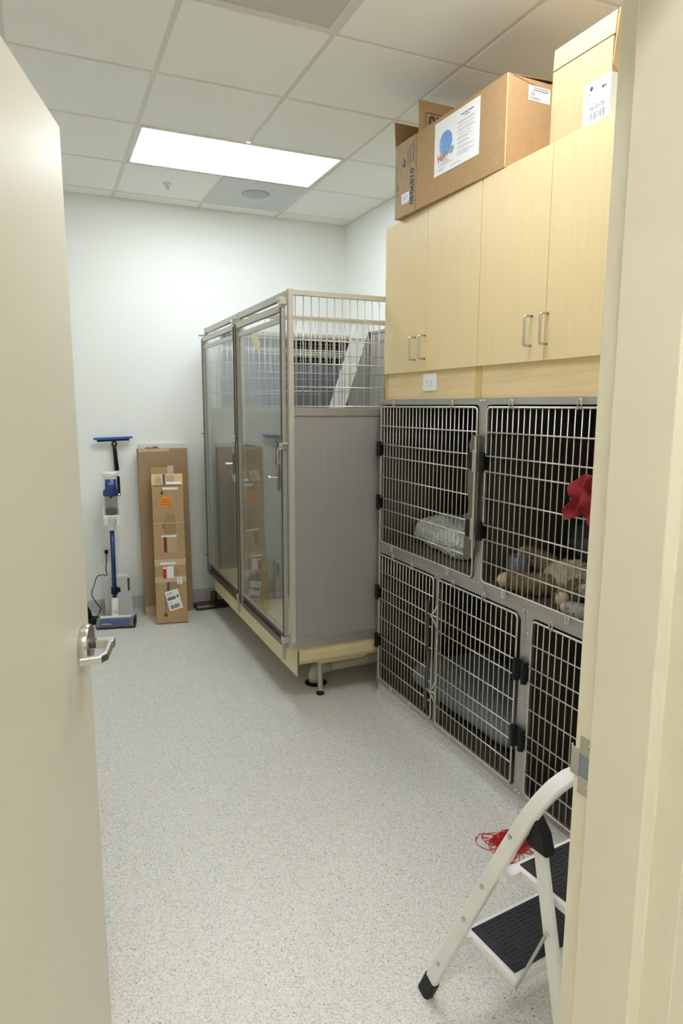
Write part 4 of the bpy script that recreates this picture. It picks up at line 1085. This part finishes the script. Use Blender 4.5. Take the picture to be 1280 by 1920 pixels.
text('logo_lettering', 'Dogs', 0.036, SKYL, fly, cc+uu*0.030-Z*0.0375+out*0.0012, uu*0.98+Z*0.18, Z*0.98-uu*0.18, 0.0004, sx=0.8)
# small label on its end
e0 = P0-out*0.098+Z*0.252
lab = rects('end_label', PAPER, t, e0-dvec*0.0005, -out, Z, [(0, 0, 0.105, 0.052)], 0.0008)
rects('label_print', INKG, lab, e0-dvec*0.0013, -out, Z, [(0.025, 0.044, 0.10, 0.047), (0.02, 0.036, 0.095, 0.040), (0.012, 0.026, 0.03, 0.0295), (0.012, 0.019, 0.03, 0.0225)]+[(0.006, 0.004+0.0028*i, 0.05+0.006*(i % 3), 0.0054+0.0028*i) for i in range(4)], 0.0003)
# open carton with blue print
B0 = P0+out*0.0015
t = thing('printed_carton', B0+dvec*0.73-out*0.19, 'open carton with blue printed numbers at the end of the maple cabinets', 'cardboard box')
carton_shell('carton', B0, 0.634, 0.814, 0.40, 0.330, CARDG, t)
T1 = B0+Z*0.330
MB().obox(T1+dvec*0.811, -out*0.40, Z*0.112+dvec*0.012, dvec*0.004).build('far_flap', CARDI, t)
MB().obox(T1+dvec*0.636-out*0.018, -out*0.38, Z*0.148+dvec*0.004, dvec*0.004).build('near_flap', CARD, t)
MB().obox(T1+dvec*0.64-out*0.396, dvec*0.168, -out*0.10+Z*0.05, Z*0.004).build('rear_flap', CARDG, t)
# print: everything runs downwards
dn_ = -Z
q0 = B0+dvec*0.814+out*0.0006     # far bottom corner of the front face; s runs with uu
text('carton_number', '0189040', 0.047, INK, t, q0+uu*0.153+Z*0.112, dn_, uu, 0.0005, sx=0.95, bold=0.0014)
text('carton_brand', 'Lanmaug', 0.030, INK, t, q0+uu*0.166+Z*0.263, dn_, uu, 0.0005, sx=0.85)
rects('carton_print', INK, t, q0, uu, Z, [(0.132, 0.20, 0.1335, 0.30), (0.138, 0.185, 0.1392, 0.295), (0.112, 0.205, 0.1132, 0.285), (0.118, 0.21, 0.1192, 0.285), (0.060, 0.19, 0.0612, 0.25)], 0.0004)
m = MB().prism([(0.066, 0.222), (0.078, 0.232), (0.080, 0.256), (0.095, 0.242), (0.092, 0.226), (0.098, 0.222), (0.085, 0.212)], q0, uu, Z, out*0.0004)
m.build('carton_emblem', INK, t)
rects('carton_marks', INKG, t, q0, uu, Z, [(0.012, 0.10, 0.015, 0.15), (0.012, 0.155, 0.015, 0.19), (0.012, 0.205, 0.016, 0.25), (0.03, 0.145, 0.036, 0.152), (0.024, 0.122, 0.036, 0.142), (0.024, 0.092, 0.036, 0.112)], 0.0004)
rects('orange_label', mat('pale_orange', (232, 170, 130), 0.6), t, q0, uu, Z, [(0.064, 0.048, 0.132, 0.096)], 0.0006)
rects('white_label', PAPER, t, q0+out*0.0006, uu, Z, [(0.066, 0.058, 0.132, 0.097)], 0.0006)
rects('label_print', SKYL, t, q0+out*0.0012, uu, Z, [(0.074, 0.064, 0.120, 0.090)], 0.0004)
rects('flap_print_frame', INK, t, T1+dvec*0.6355-out*0.05, -out, Z, [(0.0, 0.03, 0.11, 0.032), (0.0, 0.098, 0.11, 0.10), (0.0, 0.032, 0.002, 0.098)], 0.0006)
text('flap_number', '40', 0.075, INK, t, T1+dvec*0.6355-out*0.105+Z*0.064, out, -Z, 0.0008, bold=0.002)
# tall pale carton
C0 = V((1.108, -0.388, bz)); cd = V((-0.02, 0.9998, 0)); co = V((-0.9998, -0.02, 0))
t = thing('tall_carton', C0+cd*0.13-co*0.17, 'tall pale brown carton with a white barcode label, on the maple cabinets', 'cardboard box')
m = MB(); LL, hh, dp_ = 0.262, 0.232, 0.36
m.obox(C0, cd*LL, -co*dp_, Z*hh); m.build('carton', CARDL, t, bevel=0.002)
MB().prism([(0.0, 0.0), (0.004, 0.066), (0.010, 0.068), (0.012, 0.0)], C0+Z*(hh+0.0015)-cd*0.004, -co, Z, cd*(LL+0.004)).build('raised_flap', CARDL, t, bevel=0.001)
MB().obox(C0+Z*(hh+0.002)-co*0.012, cd*LL, -co*0.30, Z*0.004).build('top_flap', CARDI, t)
# crumpled corner of the raised end flap
m = MB()
pts0 = [C0-cd*0.004+Z*0.155+co*0.0015, C0-cd*0.006+Z*0.30-co*0.004]
vs = []; fs = []
for i in range(9):
    s_ = i/8
    for j in range(7):
        q = j/6
        wv = 0.010*math.sin(q*9+s_*2)*s_
        vs.append(C0-cd*(0.003+0.012*s_*(1-q)+abs(wv)*0.6)-co*(0.002+q*0.10*(0.25+0.75*s_))+Z*(0.15+0.148*s_-0.02*q))
for i in range(8):
    for j in range(6): a_ = i*7+j; fs.append((a_, a_+1, a_+8, a_+7))
o_ = MB().add(vs, fs).build('crumpled_flap', CARDL, t); s_ = o_.modifiers.new('thick', 'SOLIDIFY'); s_.thickness = 0.003
MB().tube([C0+co*0.0006+Z*hh, C0+co*0.0006+Z*hh+cd*LL], 0.0012, 6).build('crease', INKBR, t)
lf = C0+cd*0.110+co*0.0006; lu_ = -cd
lab = rects('barcode_label', PAPER, t, lf, lu_, Z, [(0, 0.002, 0.1108, 0.128)], 0.0006)
rects('side_label', PAPER, t, C0-cd*0.0012-co*0.0, -co, Z, [(-0.0006, 0.002, 0.10, 0.128)], 0.0006)
text('side_letter', 'V', 0.03, INKB, t, C0-cd*0.002-co*0.055+Z*0.09, -co, Z, 0.0005)
text('label_number', '1610175', 0.0185, INKB, lab, lf+lu_*0.058+Z*0.048+co*0.0008, lu_, Z, 0.0004, sx=1.0)
bars = []; x = 0.022; rr = _r.Random(11)
while x < 0.090:
    w_ = rr.choice((0.0012, 0.002, 0.0035)); bars.append((x, 0.012, x+w_, 0.035)); x += w_+rr.choice((0.0015, 0.003, 0.006))
rects('barcode', INKG, lab, lf+co*0.0006, lu_, Z, bars, 0.0003)
MB().lathe(lf+lu_*0.032+Z*0.108+co*0.0006, [(0.0065, 0), (0.0065, 0.0004), (0.0045, 0.0004), (0.0045, 0)], axis=co, n=20).build('label_ring', INKB, lab)
rects('label_square', INKB, lab, lf+co*0.0006, lu_, Z, [(0.076, 0.094, 0.085, 0.102)], 0.0003)
rects('label_print', INKG, lab, lf+co*0.0006, lu_, Z, [(0.042, 0.107, 0.06, 0.109), (0.018, 0.092, 0.030, 0.094), (0.018, 0.084, 0.026, 0.086), (0.018, 0.074, 0.028, 0.076), (0.018, 0.064, 0.025, 0.066), (0.034, 0.062, 0.042, 0.064), (0.086, 0.094, 0.095, 0.102)], 0.0003)

# ================================================================ STEP LADDER
ph = math.radians(6); LV = V((math.cos(ph), math.sin(ph), 0)); BV = V((math.sin(ph), -math.cos(ph), 0)); F0_ = V((0.33, -0.71, 0))
def lp(lx, b, z): return F0_+LV*lx+BV*b+V((0, 0, z))
KK = 0.40
lad = thing('step_ladder', lp(0.24, 0.2, 0), 'white folding two-step ladder with black rubber treads', 'step ladder')
prof = [(-0.007, 0.028), (0.0, 0.1), (0.021, 0.288), (0.036, 0.408), (0.056, 0.545), (0.075, 0.635), (0.088, 0.675), (0.105, 0.706), (0.125, 0.728), (0.150, 0.742), (0.178, 0.748)]
cx_ = 0.245
half = [(x, z) for x, z in prof]; full = half+[(2*cx_-x, z) for x, z in reversed(half)]
rail = MB().tube([lp(q.x, KK*q.z, q.z) for q in spline([(x, 0, z) for x, z in full], 4)], 0.01, flat=(0.040, 0.022, tuple(BV*1.0))).build('rail_hoop', WHITEM, lad, bevel=0.0012)
for x in (-0.010, 2*cx_+0.010):
    a = lp(x, 0.0, 0.0); b = lp(x*0.4 if x < 0 else 2*cx_+0.004, KK*0.06, 0.06)
    MB().tube([a, b], 0.01, flat=(0.046, 0.028, tuple(BV))).build('rubber_foot', BLACK, lad, bevel=0.002)
def tread(z, b0, b1, lx0):
    lx1 = 2*cx_-lx0
    tr = MB().obox(lp(lx0, b0, z-0.022), LV*(lx1-lx0), BV*(b1-b0), V((0, 0, 0.022))).build('tread', WHITEM, lad, bevel=0.004)
    MB().obox(lp(lx0+0.012, b0+0.014, z), LV*(lx1-lx0-0.024), BV*(b1-b0-0.032), V((0, 0, 0.004))).build('tread_mat', BLACKR, tr, bevel=0.001)
    i = 0
    m = MB(); rnd = _r.Random(2)
    for r_ in range(12):
        bb = b0+0.02+r_*(b1-b0-0.045)/12
        x = lx0+0.02+rnd.uniform(0, 0.02)
        while x < lx1-0.05:
            ln = rnd.uniform(0.02, 0.045)
            m.obox(lp(x, bb, z+0.004), LV*ln, BV*0.005, V((0, 0, 0.0014))); x += ln+0.012
    m.build('mat_ribs', BLACKR, tr)
    return tr
tread(0.25, 0.095, 0.285, 0.040)
tread(0.49, 0.205, 0.385, 0.090)
for s in (0, 1):
    def X(lx): return lx if s == 0 else 2*cx_-lx
    MB().tube([lp(X(0.091), 0.288, 0.597), lp(X(0.024), 0.488, 0.03)], 0.01, flat=(0.036, 0.018, tuple(BV))).build('rear_leg', WHITEM, lad, bevel=0.001)
    MB().tube([lp(X(0.028), 0.478, 0.06), lp(X(0.020), 0.499, 0.0)], 0.01, flat=(0.036, 0.024, tuple(BV))).build('rubber_foot', BLACK, lad)
    MB().prism([(0.246, 0.618), (0.262, 0.582), (0.322, 0.582), (0.306, 0.630), (0.270, 0.668), (0.250, 0.66)], lp(X(0.076), 0, 0) if s == 0 else lp(X(0.108), 0, 0), BV, (0, 0, 1), LV*0.032).build('pivot_cap', BLACK, lad, bevel=0.003)
    MB().tube([lp(X(0.058), 0.350, 0.418), lp(X(0.036), 0.288, 0.236)], 0.004, 8).build('brace_rod', ALU, lad)
    for b_, z, q0_, q1_ in ((0.110, 0.240, 0.018, 0.042), (0.220, 0.480, 0.042, 0.092)):
        MB().obox(lp(X(q0_), b_-0.014, z-0.011), LV*((q1_-q0_)*(1 if s == 0 else -1)), BV*0.03, V((0, 0, 0.020))).build('tread_bracket', WHITEM, lad)
    MB().cyl(lp(X(0.060), 0.350, 0.418), lp(X(0.056), 0.350, 0.418), 0.007, 10).build('rivet', CHROME, lad)
    for z in (0.13, 0.31, 0.43, 0.60):
        px = 0.0+0.105*(z-0.1)
        a = lp(X(px-0.010), KK*z, z); MB().cyl(a, a-LV*(0.004 if s == 0 else -0.004), 0.006, 10).build('rivet', CHROME, lad)
MB().tube([lp(0.085, 0.40, 0.22), lp(2*cx_-0.085, 0.40, 0.22)], 0.008, 10).build('rear_brace', WHITEM, lad)

# ================================================================ RED STRING
random.seed(21)
pts = []; c = V((0.945, -0.285, 0.0)); m = MB()
for k in range(80):
    P = []
    o_ = c+V((random.gauss(0, 0.030), random.gauss(0, 0.022), 0)); r_ = random.uniform(0.012, 0.05)
    ph_ = random.uniform(0, 6.28); e = random.uniform(0.35, 1.0); tw = random.uniform(0, 3.14)
    z0 = random.uniform(0.002, 0.030)
    for i in range(15):
        a = ph_+i*random.uniform(0.38, 0.55); q = V((math.cos(a)*r_, math.sin(a)*r_*e, 0)); q.rotate(Matrix.Rotation(tw, 3, 'Z'))
        rr_ = (q+o_-c).length
        P.append(o_+q+V((0, 0, max(0.0018, (z0+0.012*math.sin(a*1.7))*max(0, 1-rr_/0.085)))))
    m.tube(spline(P, 3), 0.0014, 4)
for P in ([(0.93, -0.29, 0.01), (0.895, -0.25, 0.004), (0.865, -0.215, 0.002), (0.865, -0.265, 0.002), (0.90, -0.285, 0.004)],
          [(0.93, -0.31, 0.01), (0.885, -0.315, 0.003), (0.862, -0.335, 0.0018), (0.868, -0.372, 0.0018), (0.895, -0.385, 0.0018)],
          [(0.925, -0.31, 0.008), (0.895, -0.335, 0.0018), (0.900, -0.362, 0.0018), (0.918, -0.350, 0.0018), (0.907, -0.332, 0.0018), (0.893, -0.340, 0.0018)],
          [(0.955, -0.30, 0.008), (0.975, -0.345, 0.002), (0.985, -0.39, 0.0018), (0.965, -0.40, 0.0018)]):
    m.tube(spline(P, 5), 0.0013, 5)
o_ = m.build('red_string', REDS, smooth=True)
tag(o_, 'tangle of thin red string on the floor behind the step ladder', 'string')
